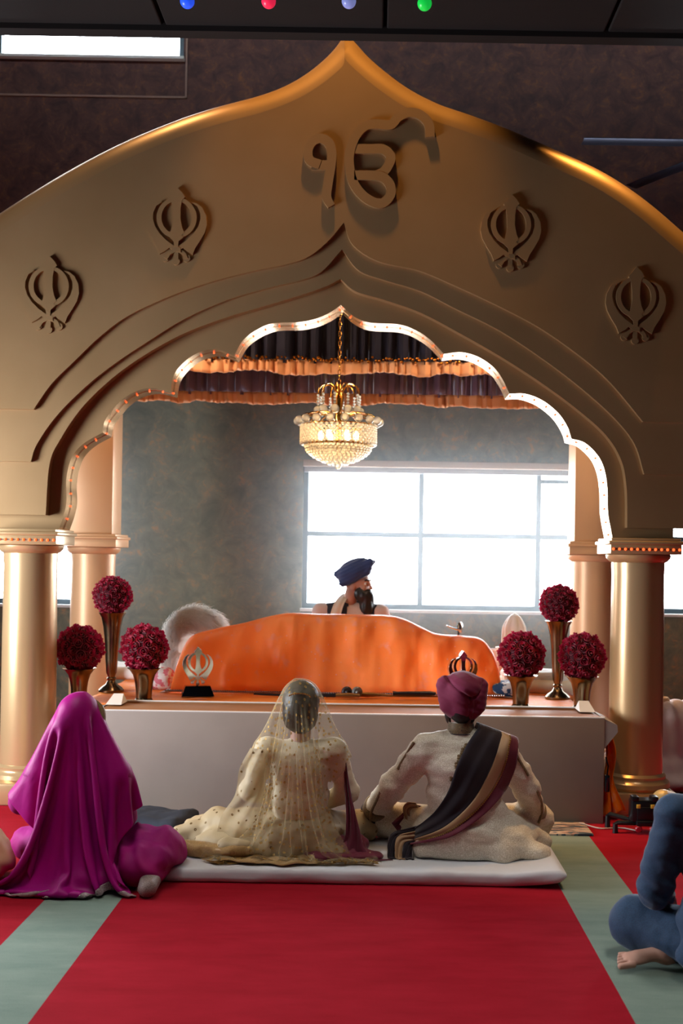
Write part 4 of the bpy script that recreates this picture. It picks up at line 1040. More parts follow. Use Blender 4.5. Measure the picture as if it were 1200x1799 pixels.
def seated(o, s=1.0, rz=0.0, shw=.18, elb=None, wr=None, kn=None, zoff=0.0):
    o = V3(*o); R = rotm(0, 0, rz); W = lambda x, y, z: o+R@(V3(x, y, z)*s)+V3(0, 0, zoff)
    J = dict(pelvis=W(0, 0, .125), waist=W(0, .01, .29), chest=W(0, .0, .44), neck0=W(0, .0, .55), neck1=W(0, .02, .65), head=W(0, .03, .745))
    for e, q in (('L', -1), ('R', 1)):
        ex = elb or (.27, .06, .29); wx = wr or (.2, .3, .17); kx = kn or (.36, .3, .1)
        J['sh'+e] = W(q*shw, 0, .535); J['el'+e] = W(q*ex[0], ex[1], ex[2]); J['wr'+e] = W(q*wx[0], wx[1], wx[2])
        J['hp'+e] = W(q*.09, .05, .11); J['kn'+e] = W(q*kx[0], kx[1], kx[2]); J['an'+e] = W(-q*.12, .42, .06)
    J['R'] = R; J['W'] = W; return J
def skin_body(J, R_head, parent, m_, s=1.0, h=.009, curl=.5, fields=False):
    b = Body(); torso_limbs(b, J, .85); arms(b, J, (.045, .036, .026)); legs(b, J, (.075, .05, .034))
    head_prims(b, J['head'], R_head, s)
    for e, q in (('L', 1), ('R', -1)):
        dr = J['wr'+e]-J['el'+e]; hand(b, J['wr'+e], dr, (q*-.3, -.3, 1), q, curl, .95)
        foot(b, J['an'+e], J['an'+e]-J['kn'+e], (0, .3, 1))
    body_mesh('body', b, m_, parent, h); eyes(J['head'], R_head, parent, s); return b
def wrinkle(*terms):
    def f(V, N):
        r = 0
        for (sx, sy, sz, a, seed) in terms: r = r+a*fbm(V*np.array([sx, sy, sz]), seed)
        return r
    return f
def march(field, pts_px, off, d0=4.6, d1=6.6):
    """lay points seen along given directions onto a body's real surface"""
    out = []; prev = None
    for (x, y) in pts_px:
        a = np.array(P(x, y, 1.0)); o_ = V3(0, 0, CZ); dr = a-o_; best = None
        ds = np.linspace(d0, d1, 400); pts = o_+dr*ds[:, None]; dd, _ = field.sample(pts); hit = np.where(dd < off)[0]
        i = hit[0] if len(hit) else int(np.argmin(dd)); out.append(pts[i])
    return np.array(out)
def patterned(name, c, c2, scale, rough=.6, thr=.5, metal2=0.0, sheen=.2, coord='Object', bump=.2, rings=14.0):
    """damask-like two-tone weave of curled motifs"""
    m, t, b = newmat(name); tc = t.add('ShaderNodeTexCoord'); mp = t.add('ShaderNodeMapping'); mp.inputs['Scale'].default_value = (scale,)*3; t.link(tc.outputs[coord], mp.inputs[0])
    nz = t.add('ShaderNodeTexNoise'); nz.inputs['Scale'].default_value = 1.6; nz.inputs['Detail'].default_value = 2; t.link(mp.outputs[0], nz.inputs['Vector'])
    ad = t.add('ShaderNodeVectorMath'); ad.operation = 'MULTIPLY_ADD'; ad.inputs[1].default_value = (.45, .45, .45); t.link(nz.outputs['Color'], ad.inputs[0]); t.link(mp.outputs[0], ad.inputs[2])
    v = t.add('ShaderNodeTexVoronoi'); v.inputs['Randomness'].default_value = .2; t.link(ad.outputs[0], v.inputs['Vector'])
    f = t.math('ADD', t.math('MULTIPLY', t.math('SINE', t.math('MULTIPLY', v.outputs['Distance'], rings)), .5), .5)
    f = t.ramp(f, [(thr-.12, (0, 0, 0, 1)), (thr+.12, (1, 1, 1, 1))])
    t.link(t.mix(f, lin(c), lin(c2)), b.inputs['Base Color']); b.inputs['Roughness'].default_value = rough; b.inputs['Sheen Weight'].default_value = sheen
    t.link(t.math('MULTIPLY', f, metal2), b.inputs['Metallic'])
    bp = t.add('ShaderNodeBump'); bp.inputs['Strength'].default_value = bump; bp.inputs['Distance'].default_value = .002; t.link(f, bp.inputs['Height']); t.link(bp.outputs[0], b.inputs['Normal']); return m
M_brocade = patterned('cream_brocade', (206, 195, 172), (236, 229, 214), 24, .5, .5, bump=.25, rings=11.0)
M_goldemb = patterned('gold_embroidery', (168, 132, 76), (96, 78, 50), 90, .4, .5, .0, bump=.6)
M_velvet = mat('dark_velvet', (24, 12, 26), .9, sheen=.6); M_maroon = mat('maroon_cloth', (98, 14, 44), .7, sheen=.5, bump=(16, .3)); M_tan = mat('tan_satin', (166, 132, 96), .5, sheen=.3)
M_goldbead = mat('gold_beads', (196, 160, 92), .3, .9)
def beads(name, pts, r, parent, step=.012, m_=None):
    s = MB(); pts = np.array(pts); sg = np.r_[0, np.cumsum(np.linalg.norm(np.diff(pts, axis=0), axis=1))]
    for t in np.arange(0, sg[-1], step): s.ball([np.interp(t, sg, pts[:, i]) for i in range(3)], r, 6, 4)
    return s.build(name, m_ or M_goldbead, parent)
ZM = .070      # top of the mattress
def hang(c, top, back, Wd, Ld, nu, nv, front=.13, cut=1.0, pl=(11, .008), ybar=0.0, lenf=None, sh=0.0):
    """sheet laid over the head as over a bar, its long end hanging straight down behind the back"""
    U, V = np.meshgrid(np.linspace(-.5, .5, nu), np.linspace(0, 1, nv), indexing='ij')
    R = .09; y0 = c[1]+front; yb = back; flat = y0-(yb+R); xx = U*Wd+sh; L = Ld*np.sqrt(np.clip(1-(cut*xx/Ld)**2, .2, 1))
    if lenf is not None: L = L*lenf(xx)
    S = V*L; X = np.zeros((nu, nv, 3)); a = np.clip((S-flat)/R, 0, PI/2); dn = np.maximum(S-flat-R*PI/2, 0)
    X[..., 0] = c[0]+xx; X[..., 1] = np.where(S < flat, y0-S, yb+R-R*np.sin(a)); X[..., 2] = top-R*(1-np.cos(a))-dn
    rest = X.copy()
    X[..., 1] -= pl[1]*np.sin(U*2*PI*pl[0]+.8*np.sin(U*7)+.3*V)*np.clip((V-.25)*3, 0, 1)
    if pl[1] > .0145: rest = X.copy()
    pin = (np.abs(xx) < .024) & (np.abs(X[..., 1]-c[1]+.005) < .032) & (dn <= 0)
    return X, rest, pin
# ------------------------------------------------------------------ GROOM
Xg = .443
r = groom = thing('person', 'man seen from behind in cream brocade coat, maroon turban and dark velvet sash', 'person', (Xg, 5.64, ZM))
J = dict(pelvis=V3(Xg, 5.68, .195), waist=V3(Xg, 5.66, .36), chest=V3(Xg, 5.64, .5), neck0=V3(Xg-.01, 5.64, .62), neck1=V3(Xg-.012, 5.66, .74), head=V3(Xg-.012, 5.67, .825),
         shL=V3(Xg-.185, 5.64, .588), shR=V3(Xg+.19, 5.64, .583), elL=V3(.105, 5.71, .39), elR=V3(.77, 5.73, .385), wrL=V3(.012, 5.87, .235), wrR=V3(.835, 5.9, .22),
         hpL=V3(Xg-.1, 5.72, .17), hpR=V3(Xg+.1, 5.72, .17), knL=V3(.04, 5.95, .16), knR=V3(.87, 5.97, .16), anL=V3(.62, 6.04, .115), anR=V3(.28, 6.04, .115))
skin_body(J, rotm(0, 0, 0), r, M_skin2)
b = Body()
b.ell((Xg, 5.665, .18), (.235, .185, .115), k=.05).ell((Xg+.002, 5.65, .36), (.182, .128, .17), k=.06).ell((Xg, 5.64, .51), (.192, .125, .12), k=.05)
b.cap((Xg-.185, 5.64, .588), (Xg+.192, 5.64, .583), .066, k=.04).cap((Xg-.1, 5.64, .63), (Xg+.09, 5.64, .63), .05, k=.05).cap((Xg-.012, 5.645, .64), (Xg-.012, 5.65, .685), .06, k=.03)
b.chain([J['shL'], J['elL'], J['wrL']+V3(-.004, -.005, .0)], [.074, .068, .056], .03); b.chain([J['shR'], J['elR'], J['wrR']], [.074, .068, .056], .03)
b.cap((Xg-.1, 5.72, .18), (.05, 5.95, .17), .11, .085, .05).cap((Xg+.1, 5.72, .18), (.86, 5.97, .165), .115, .095, .05)
b.cap((.05, 5.95, .16), (.62, 6.04, .125), .075, .05, .04).cap((.86, 5.97, .155), (.28, 6.04, .125), .075, .05, .04)
b.cap((Xg+.13, 5.62, .3), (.74, 5.66, .15), .06, .06, .08).cap((Xg+.14, 5.58, .19), (.84, 5.56, .095), .075, .028, .06).cap((Xg+.2, 5.53, .11), (.84, 5.55, .09), .045, .03, .06).cap((Xg+.16, 5.64, .2), (.86, 5.78, .11), .08, .05, .06).cap((Xg-.2, 5.56, .115), (Xg+.2, 5.53, .11), .045, k=.05)
gw = wrinkle((5, 5, 16, .007, 3), (11, 11, 26, .0045, 5), (22, 22, 22, .0015, 9))
def gdisp(V, N):
    t = np.clip((V[:, 2]-.07)/.14, 0, 1); low = 1-t
    fl = .014*np.sin(V[:, 0]*34+3*vnoise(V*np.array([5, 5, 5]), 2))*low*np.clip((V[:, 0]-Xg-.03)/.15, 0.15, 1)
    seam = -.004*np.exp(-((V[:, 0]-Xg)/.006)**2)*(V[:, 2] < .42)*(N[:, 1] < 0)
    arm = .0035*np.sin(V[:, 2]*60+V[:, 0]*45+5*vnoise(V*7, 4))*(.5+.5*vnoise(V*9, 8))*(np.abs(V[:, 0]-Xg) > .21)*(V[:, 2] > .22)
    return gw(V, N)+fl+seam+arm
gf = b.field(.0095, .03); body_mesh('coat', b, M_brocade, r, field=gf, disp=gdisp, zmin=ZM)
# sleeve seams, cuffs, collar
M_collar = patterned('collar_embroidery', (176, 146, 92), (30, 18, 28), 62, .45, .5, bump=.5)
s = MB(); s.lathe([(.068, .668), (.071, .676), (.0665, .70), (.062, .722), (.058, .722), (.058, .67)], (Xg-.012, 5.652, 0), 40); s.build('collar', M_collar, r)
beads('collar_piping', [(Xg-.012+.0705*math.cos(a), 5.652+.0705*math.sin(a), .669) for a in np.linspace(0, 2*PI, 60)], .0035, r, .007, M_velvet)
for e in 'LR':
    a = J['el'+e]; w_ = J['wr'+e]; dr = (w_-a)/np.linalg.norm(w_-a); c = w_+dr*.0
    s = MB(); s.lathe([(.066, -.035), (.069, -.03), (.067, .0), (.06, .032), (.05, .034), (.05, -.03)], tuple(c), 30, axis=tuple(dr)); s.build('cuff', M_collar, r)
    s = MB(); s.lathe([(.062, -.012), (.066, 0), (.06, .014), (.05, .014), (.05, -.01)], tuple(c+dr*.035), 30, axis=tuple(dr)); s.build('cuff_trim', M_velvet, r)
for pts in ([(727, 1304), (716, 1322), (705, 1340), (699, 1352)], [(668, 1392), (660, 1410), (652, 1428), (651, 1444)], [(908, 1328), (918, 1345), (928, 1362)], [(944, 1390), (951, 1408), (952, 1428), (946, 1446)]):
    L = march(gf, crom(pts, 8), .004); s = MB(); s.tube(L, .0075, 6); s.build('sleeve_embroidery', M_goldemb, r)
L = march(gf, crom([(819, 1308), (808, 1328), (800, 1350), (793, 1370)], 10), .004); q = MB()
for i, p in enumerate(L[::2]): q.ball(p+V3(.004*math.sin(i*2.1), 0, 0), (.010, .005, .008), 8, 6)
q.build('placket_embroidery', M_goldemb, r)
# sash laid over the back from the right shoulder to the left hip
e0 = crom([(841, 1277), (820, 1309), (802, 1347), (788, 1388), (768, 1420), (747, 1441), (706, 1470)], 9)
e1 = crom([(911, 1303), (906, 1347), (888, 1388), (859, 1423), (817, 1456), (782, 1473), (722, 1483)], 9)
nu, nv = len(e0), 30; pix = [(e0[i][0]+(e1[i][0]-e0[i][0])*j/(nv-1), e0[i][1]+(e1[i][1]-e0[i][1])*j/(nv-1)+(12*(1-((j/(nv-1))-.3)**2) if i == 0 else 0)*0) for i in range(nu) for j in range(nv)]
S_ = march(gf, pix, .018).reshape(nu, nv, 3)
for _ in range(10): S_[1:-1, 1:-1] = .5*S_[1:-1, 1:-1]+.125*(S_[2:, 1:-1]+S_[:-2, 1:-1]+S_[1:-1, 2:]+S_[1:-1, :-2])
top = [S_[0]+V3(0, .03, .012), S_[0]+V3(-.004, .075, .012), S_[0]+V3(-.012, .125, -.02), S_[0]+V3(-.02, .15, -.10)]
S_ = np.concatenate([np.array(top[::-1]), S_]); vv = np.linspace(0, 1, nv)[None, :]
S_[4:, :, 1] -= (.005*np.sin(vv*19+np.linspace(0, 3, nu)[:, None]))*(1)
vb = [0, .57, .57, .80, .80, 1.0]; jj = lambda v: int(round(v*(nv-1)))
grid_obj('sash', S_[:, :jj(.57)+1], M_velvet, r, .006); grid_obj('sash_border', S_[:, jj(.57):jj(.80)+1]-V3(0, .002, 0), M_tan, r, .006); grid_obj('sash_edge', S_[:, jj(.80):], M_maroon, r, .006)
beads('sash_beads', S_[3:, jj(.80)]+V3(0, -.008, 0), .0048, r, .0105); 
def ribbon(name, Lp, Rp, d, m_, n=14, parent=None, wob=.006, thick=.005):
    A, B_ = np.array(crom(Lp, 5)), np.array(crom(Rp, 5)); X = np.zeros((len(A), n, 3))
    for i in range(len(A)):
        for j in range(n):
            v = j/(n-1); q = A[i]*(1-v)+B_[i]*v; dd = d(i/(len(A)-1), v) if callable(d) else d
            X[i, j] = P(q[0], q[1], dd-wob*math.sin(v*12+i*.4))
    X[..., 2] = np.maximum(X[..., 2], ZM+.004); return grid_obj(name, X, m_, parent, thick)
ribbon('sash_end', [(752, 1444), (716, 1456), (690, 1463), (682, 1478), (681, 1500), (682, 1522)], [(758, 1456), (722, 1464), (701, 1470), (695, 1482), (694, 1502), (697, 1524)], lambda u, v: 5.62-.1*u, M_velvet, parent=r)
ribbon('sash_end', [(758, 1454), (722, 1462), (701, 1468), (695, 1480), (694, 1502), (697, 1524)], [(762, 1472), (728, 1476), (712, 1480), (708, 1490), (707, 1506), (712, 1526)], lambda u, v: 5.61-.1*u, M_tan, parent=r)
ribbon('sash_end', [(762, 1470), (728, 1474), (712, 1478), (708, 1490), (706, 1506), (708, 1526)], [(764, 1480), (736, 1482), (724, 1486), (724, 1496), (724, 1510), (728, 1526)], lambda u, v: 5.61-.1*u, M_velvet, parent=r)
ribbon('sash_fold', [(748, 1418), (726, 1414), (708, 1428), (688, 1446)], [(752, 1446), (736, 1446), (718, 1452), (700, 1462)], 5.76, M_maroon, parent=r)
ribbon('sash_fold', [(730, 1410), (716, 1410), (708, 1420), (712, 1438)], [(736, 1418), (724, 1420), (720, 1428), (728, 1446)], 5.74, M_tan, parent=r)
# turban
b = Body(); hc = lambda x, y, d: V3(*P(x, y, d))
b.ell(hc(812, 1218, 5.67), (.112, .13, .098), k=.02).ell(hc(813, 1246, 5.67), (.094, .108, .058), k=.03)
b.cap(hc(784, 1204, 5.645), hc(788, 1238, 5.635), .050, .046, .02).cap(hc(841, 1206, 5.645), hc(838, 1238, 5.635), .048, .046, .02)
b.ell(hc(816, 1203, 5.645), (.092, .118, .062), rotm(.2, .1, 0), k=.012)
M_turban = mat('maroon_turban', (118, 18, 62), .8, sheen=.25, bump=(40, .2))
_w = lambda x, y: XZ(x, y, 5.58)
cre = [[_w(*p) for p in q] for q in (crom([(784, 1189), (797, 1205), (812, 1217), (827, 1226)], 6), crom([(827, 1226), (840, 1222), (848, 1212), (851, 1198)], 6), [(827, 1226), (826, 1240), (824, 1260)], crom([(834, 1224), (835, 1240), (832, 1258)], 6), crom([(846, 1232), (840, 1246), (832, 1260)], 6))]
def crease(V, N):
    r_ = 0
    for q, dep in zip(cre, (.011, .011, .005, .004, .003)):
        d = np.full(len(V), 9.)
        for i in range(len(q)-1):
            a = np.array(q[i]); ba = np.array(q[i+1])-a; pa = V[:, [0, 2]]-a; t = np.clip(pa@ba/(ba@ba), 0, 1); d = np.minimum(d, np.linalg.norm(pa-t[:, None]*ba, axis=1))
        r_ = r_-dep*np.exp(-(d/.0065)**2)
    return np.where(N[:, 1] < 0, r_, 0)+.0016*fbm(V*16, 6)+.0010*np.sin((V[:, 0]-Xg)*90+V[:, 2]*190)
body_mesh('turban', b, M_turban, r, .0048, crease)
b = Body(); b.ell(J['head']+V3(0, -.03, -.045), (.066, .075, .06), k=.02); b.cap(J['head']+V3(0, -.055, -.07), J['head']+V3(0, -.045, -.105), .034, .02, .02); body_mesh('hair', b, M_hair, r, .007)
b = Body(); c = J['head']; b.ell(c+V3(0, .055, -.09), (.07, .06, .065), k=.02).ell(c+V3(-.055, .02, -.06), (.024, .04, .05), k=.02).ell(c+V3(.055, .02, -.06), (.024, .04, .05), k=.02).cap(c+V3(0, .08, -.1), c+V3(0, .085, -.17), .05, .025, .03)
body_mesh('beard', b, M_hair, r, .008, wrinkle((60, 60, 14, .004, 2)))
# ------------------------------------------------------------------ BRIDE
Xb = -.362
r = bride = thing('person', 'woman seen from behind under a sheer gold dotted veil', 'person', (Xb, 5.62, ZM))
J = dict(pelvis=V3(Xb, 5.64, .18), waist=V3(Xb, 5.63, .33), chest=V3(Xb, 5.62, .475), neck0=V3(Xb, 5.62, .58), neck1=V3(Xb, 5.63, .7), head=V3(Xb-.002, 5.65, .795),
         shL=V3(Xb-.165, 5.62, .575), shR=V3(Xb+.165, 5.62, .575), elL=V3(Xb-.245, 5.66, .37), elR=V3(Xb+.235, 5.68, .36), wrL=V3(Xb-.08, 5.86, .26), wrR=V3(Xb+.06, 5.88, .25),
         hpL=V3(Xb-.1, 5.68, .16), hpR=V3(Xb+.1, 5.68, .16), knL=V3(-.78, 5.84, .14), knR=V3(-.03, 5.9, .14), anL=V3(-.2, 5.98, .11), anR=V3(-.52, 5.98, .11))
skin_body(J, rotm(0, 0, 0), r, M_skin2, .94)
b = Body(); c = J['head']
b.ell(c+V3(0, -.018, .022), (.093, .102, .102), k=.02).ell(c+V3(0, -.06, -.05), (.085, .06, .085), k=.03).ell(c+V3(0, -.085, -.015), (.06, .045, .06), k=.02)
body_mesh('hair', b, M_hair, r, .007, wrinkle((12, 12, 60, .002, 4)))
beads('hair_chain', [c+V3(.052*math.cos(a), -.135+.01*math.sin(a), .055+.016*math.sin(a)) for a in np.linspace(.1, PI-.1, 20)], .0045, r, .009)
M_dress = patterned('ecru_blouse', (238, 230, 206), (216, 200, 166), 40, .6, .55, bump=.3)
b = Body()
b.ell((Xb, 5.63, .34), (.142, .112, .17), k=.05).ell((Xb, 5.62, .49), (.155, .112, .12), k=.05).cap(J['shL'], J['shR'], .056, k=.04)
b.cap((Xb, 5.625, .59), (Xb, 5.63, .63), .05, .045, .03); b.chain([J['shL'], J['elL'], J['wrL']], [.06, .054, .042], .03); b.chain([J['shR'], J['elR'], J['wrR']], [.06, .054, .042], .03)
body_mesh('blouse', b, M_dress, r, .01, wrinkle((9, 9, 22, .006, 3), (25, 25, 40, .002, 5)))
bb_ = b
def dotted(name, base, transp, dots, dscale, border=None, transl=.4, dotr=.15, coord='UV', hem=None, rough=.6):
    m, t, bs = newmat(name); tc = t.add('ShaderNodeTexCoord'); vec = tc.outputs[coord]
    v = t.add('ShaderNodeTexVoronoi'); v.inputs['Scale'].default_value = dscale; v.inputs['Randomness'].default_value = .75; t.link(vec, v.inputs['Vector'])
    if coord == 'UV': v.voronoi_dimensions = '2D'
    dot = t.math('MULTIPLY', t.math('LESS_THAN', v.outputs['Distance'], dotr), t.math('GREATER_THAN', v.outputs['Distance'], dotr*.28))
    col = t.mix(dot, lin(base), lin(dots)); op = t.math('MAXIMUM', dot, 1-transp)
    if hem:
        sx = t.add('ShaderNodeSeparateXYZ'); t.link(vec, sx.inputs[0]); hm = t.math('GREATER_THAN', sx.outputs[1], hem[0])
        nz = t.add('ShaderNodeTexNoise'); nz.inputs['Scale'].default_value = 70; t.link(vec, nz.inputs['Vector'])
        hc_ = t.ramp(nz.outputs[0], [(.42, lin(hem[1])), (.56, lin(hem[2]))]); col = t.mix(hm, col, hc_); op = t.math('MAXIMUM', op, t.math('MULTIPLY', hm, .93)); dot = t.math('MAXIMUM', dot, hm)
    t.link(col, bs.inputs['Base Color']); bs.inputs['Roughness'].default_value = rough; t.link(t.math('MULTIPLY', dot, .55), bs.inputs['Metallic'])
    tl = t.add('ShaderNodeBsdfTranslucent'); t.link(col, tl.inputs[0]); mx = t.add('ShaderNodeMixShader'); mx.inputs[0].default_value = transl
    t.link(bs.outputs[0], mx.inputs[1]); t.link(tl.outputs[0], mx.inputs[2])
    if transp > 0:
        tp = t.add('ShaderNodeBsdfTransparent'); m2 = t.add('ShaderNodeMixShader')
        lw = t.add('ShaderNodeLayerWeight'); lw.inputs[0].default_value = .5
        fac = t.math('MINIMUM', t.math('ADD', op, t.math('MULTIPLY', t.math('POWER', lw.outputs['Facing'], 3.0), .4)), 1.0)
        t.link(fac, m2.inputs[0]); t.link(tp.outputs[0], m2.inputs[1]); t.link(mx.outputs[0], m2.inputs[2]); t.link(m2.outputs[0], t.n['Material Output'].inputs[0])
    else: t.link(mx.outputs[0], t.n['Material Output'].inputs[0])
    return m
M_skirt = dotted('dotted_cream_skirt', (186, 166, 130), 0, (110, 88, 50), 22, transl=.15, dotr=.16, coord='Object')
M_hem = patterned('gold_hem', (214, 172, 100), (146, 110, 56), 70, .4, .5, .25, bump=.8)
b = Body()
b.ell((Xb, 5.65, .17), (.225, .18, .105), k=.06).cap((Xb-.1, 5.68, .17), (-.78, 5.84, .15), .11, .085, .05).cap((Xb+.1, 5.68, .17), (-.05, 5.9, .14), .11, .08, .05)
b.cap((-.78, 5.84, .14), (-.2, 5.98, .12), .07, .05, .05).cap((-.05, 5.9, .14), (-.52, 5.98, .12), .07, .05, .05)
b.cap((-.78, 5.82, .13), (-.97, 5.8, .11), .065, .045, .05).ell((-.88, 5.92, .12), (.09, .06, .065), k=.03).ell((-.7, 5.65, .12), (.18, .13, .055), k=.05).cap((Xb-.24, 5.52, .105), (Xb+.2, 5.52, .1), .04, k=.06)
sw = wrinkle((6, 6, 12, .012, 13), (16, 16, 20, .006, 15))
body_mesh('skirt', b, M_skirt, r, .011, lambda V, N: sw(V, N)+.008*np.sin(V[:, 0]*40+V[:, 1]*26+3*vnoise(V*7, 1))*np.clip((.2-V[:, 2])/.1, 0, 1), zmin=ZM+.001)
bride_skirt = b
b = Body(); b.cap((-.90, 5.53, .105), (-.76, 5.5, .10), .04, .034, .02).ell((-.665, 5.485, .108), (.095, .065, .044), k=.02)
body_mesh('hem_lump', b, M_hem, r, .008, wrinkle((14, 14, 14, .008, 3)), zmin=ZM+.001)
b = Body(); b.ell((-.665, 5.505, .128), (.088, .06, .038), k=.02); body_mesh('skirt_fold', b, M_skirt, r, .008, wrinkle((14, 14, 14, .01, 5)), zmin=ZM+.002)
# rippled gold hem lying at the front edge of the mattress
n, mm = 70, 8; X = np.zeros((n, mm, 3))
for i in range(n):
    for j in range(mm):
        u, v = i/(n-1), j/(mm-1); x, y0_, _ = P(388+170*u, 1520, 5.42); X[i, j] = (x, 5.47-.10*v+.012*math.sin(u*17)+.02*math.sin(u*6+1), ZM+.012+.012*abs(math.sin(u*13+v))*(1-v*.5)-.012*max(0, v-.75))
grid_obj('gold_hem', X, M_hem, r, .006)
# veil: cloth dropped over the head and shoulders
allb = Body(); 
hb = Body(); head_prims(hb, J['head'], np.eye(3), .94); hh = Body(); hh.ell(c+V3(0, -.018, .022), (.097, .108, .104), k=.02).ell(c+V3(0, -.06, -.05), (.088, .065, .085), k=.03)
allb.join(bb_, bride_skirt, hh)
vf = allb.field(.016, .12)
nu, nv = 88, 74; Wd, Ld = .88, 1.27
X0, Xr, pinm = hang(c+V3(-.02, 0, 0), c[2]+.131, 5.41, Wd, Ld, nu, nv, .12, .9, (9, .017))
flo = lambda X: np.where(X[..., 1] > 5.33, ZM+.004, .004)
t0 = time.time()
XV = drape(X0, [vf], steps=85, sub=9, floor=flo, off=.008, mu=.3, damp=.96, bend=.02, rest=Xr, pin=pinm)
print('veil', time.time()-t0)
M_veil = dotted('sheer_gold_veil', (214, 196, 156), .80, (196, 160, 92), 27, transl=.5, dotr=.15, hem=(Ld*.945, (176, 138, 76), (120, 92, 46)))
grid_obj('veil', XV, M_veil, r, 0, uv=(Wd, Ld), sub=1)
ribbon('dupatta', [(440, 1314), (421, 1350), (416, 1384), (409, 1404), (388, 1436), (376, 1490)], [(476, 1318), (468, 1360), (466, 1392), (464, 1420), (458, 1460), (452, 1500)], lambda u, v: 5.56-.05*math.sin(v*PI)+.04*u*(1-v), dotted('sheer_dupatta', (196, 176, 136), .4, (120, 92, 50), 26, transl=.4, dotr=.16, coord='Object'), 20, r, .012, 0)
# maroon shawl down the right side
n, mm = 40, 10
Lp = [(588, 1296), (598, 1320), (604, 1370), (608, 1420), (606, 1470), (590, 1500), (575, 1524)]; Rp = [(597, 1300), (606, 1325), (612, 1370), (622, 1420), (632, 1460), (645, 1496), (690, 1522)]
ribbon('maroon_shawl', Lp, Rp, lambda u, v: 5.66-.16*u-.02*v, M_maroon, 14, r, .01)
b = Body(); b.ell((-.22, 5.5, .09), (.11, .07, .03), k=.02).ell((-.04, 5.52, .085), (.1, .06, .025), k=.02).ell((-.12, 5.6, .12), (.1, .08, .05), k=.03)
M_mflor = mat('maroon_floral', (104, 14, 44), .7, noise=(15, (196, 172, 128), .6, .63), sheen=.3)
body_mesh('shawl_heap', b, M_mflor, r, .009, wrinkle((13, 13, 13, .014, 5)), zmin=ZM+.001)
b = Body(); b.ell((-.10, 5.62, .135), (.05, .06, .05), k=.02); body_mesh('shawl_trim', b, M_collar, r, .009, wrinkle((14, 14, 14, .012, 8)), zmin=ZM+.001)
# ------------------------------------------------------------------ WOMAN IN MAGENTA
Xp, Yp = -1.355, 5.3
r = thing('person', 'woman seen from behind wrapped in a magenta shawl with silver border, sitting on the carpet', 'person', (Xp, Yp, 0))
J = dict(pelvis=V3(Xp+.03, Yp, .13), waist=V3(Xp+.01, Yp, .27), chest=V3(Xp-.01, Yp, .40), neck0=V3(Xp-.015, Yp, .51), neck1=V3(Xp-.018, Yp+.02, .66), head=V3(Xp-.018, Yp+.03, .752),
         shL=V3(Xp-.19, Yp, .50), shR=V3(Xp+.155, Yp, .50), elL=V3(Xp-.285, Yp+.03, .37), elR=V3(Xp+.185, Yp+.05, .30), wrL=V3(Xp-.12, Yp+.26, .25), wrR=V3(Xp+.02, Yp+.28, .24),
         hpL=V3(Xp-.07, Yp+.05, .11), hpR=V3(Xp+.13, Yp+.03, .11), knL=V3(Xp-.33, Yp+.27, .11), knR=V3(Xp+.37, Yp+.08, .14), anL=V3(Xp+.12, Yp+.36, .06), anR=V3(Xp+.345, Yp-.02, .075))
Rp_ = rotm(0, 0, -.5); skin_body(J, Rp_, r, M_skin2, .95)
b = Body(); c = J['head']; b.ell(c+Rp_@V3(0, -.018, .02), (.083, .099, .1), Rp_, k=.02).ell(c+Rp_@V3(0, -.1, -.02), (.05, .045, .05), k=.02); body_mesh('hair', b, M_hair, r, .008); hairp = b
M_mag = satin('magenta_silk', (176, 0, 134), (196, 4, 146), .3, .5, False); M_mag2 = satin('deep_magenta_cotton', (150, 0, 120), (168, 6, 112), .15, .7, False)
b = Body(); b.ell((Xp+.02, Yp+.01, .14), (.2, .165, .12), k=.05).ell((Xp, Yp, .3), (.165, .125, .16), k=.05).ell((Xp-.015, Yp, .42), (.17, .12, .12), k=.04)
b.cap(J['shL'], J['shR'], .06, k=.04).cap((Xp-.015, Yp, .52), (Xp-.015, Yp+.01, .57), .05, k=.03)
b.chain([J['shL'], J['elL'], J['wrL']], [.062, .056, .045], .03).chain([J['shR'], J['elR'], J['wrR']], [.062, .056, .045], .03)
b.cap(J['hpL'], J['knL'], .11, .08, .04).cap(J['knL'], J['anL'], .075, .055, .03)
b.ell((Xp+.05, Yp-.1, .06), (.2, .1, .06), k=.05); km = b
body_mesh('kameez', b, M_mag2, r, .011, wrinkle((7, 7, 12, .009, 3), (18, 18, 18, .004, 4)), zmin=.002)
b = Body(); b.cap((Xp+.13, Yp+.03, .12), (Xp+.35, Yp+.08, .145), .115, .105, .05).cap((Xp+.36, Yp+.07, .13), (Xp+.34, Yp-.10, .085), .1, .07, .05).ell((Xp+.29, Yp-.06, .1), (.11, .11, .1), k=.04).cap((Xp+.2, Yp+.1, .2), (Xp+.25, Yp+.07, .262), .02, .004, .03)
body_mesh('salwar', b, M_mag2, r, .009, lambda V, N: .011*fbm(V*9, 21)+.007*np.sin(V[:, 0]*52+V[:, 2]*34+3*vnoise(V*6, 2)), zmin=.002); sal = b
b = Body(); b.cap((Xp+.345, Yp-.06, .055), (Xp+.355, Yp-.225, .042), .05, .042, .02); M_silv = patterned('silver_embroidery', (190, 176, 168), (96, 72, 78), 60, .4, .5, .4, bump=.6)
body_mesh('shoe', b, M_silv, r, .006, zmin=.002)
pf = Body().join(km, sal, hairp).field(.016, .14)
nu, nv = 88, 76; Wd, Ld = 1.06, 1.20
X0, Xr, pinm = hang(c, c[2]+.128, 5.045, Wd, Ld, nu, nv, .13, .75, (6, .012), lenf=lambda x: 1-.27*np.clip((x+.04)/.36, 0, 1)-.16*np.clip((-x-.12)/.4, 0, 1), sh=.0)
XM = drape(X0, [pf], steps=90, sub=9, floor=.006, off=.010, mu=.5, damp=.96, bend=.03, pin=pinm, rest=Xr)
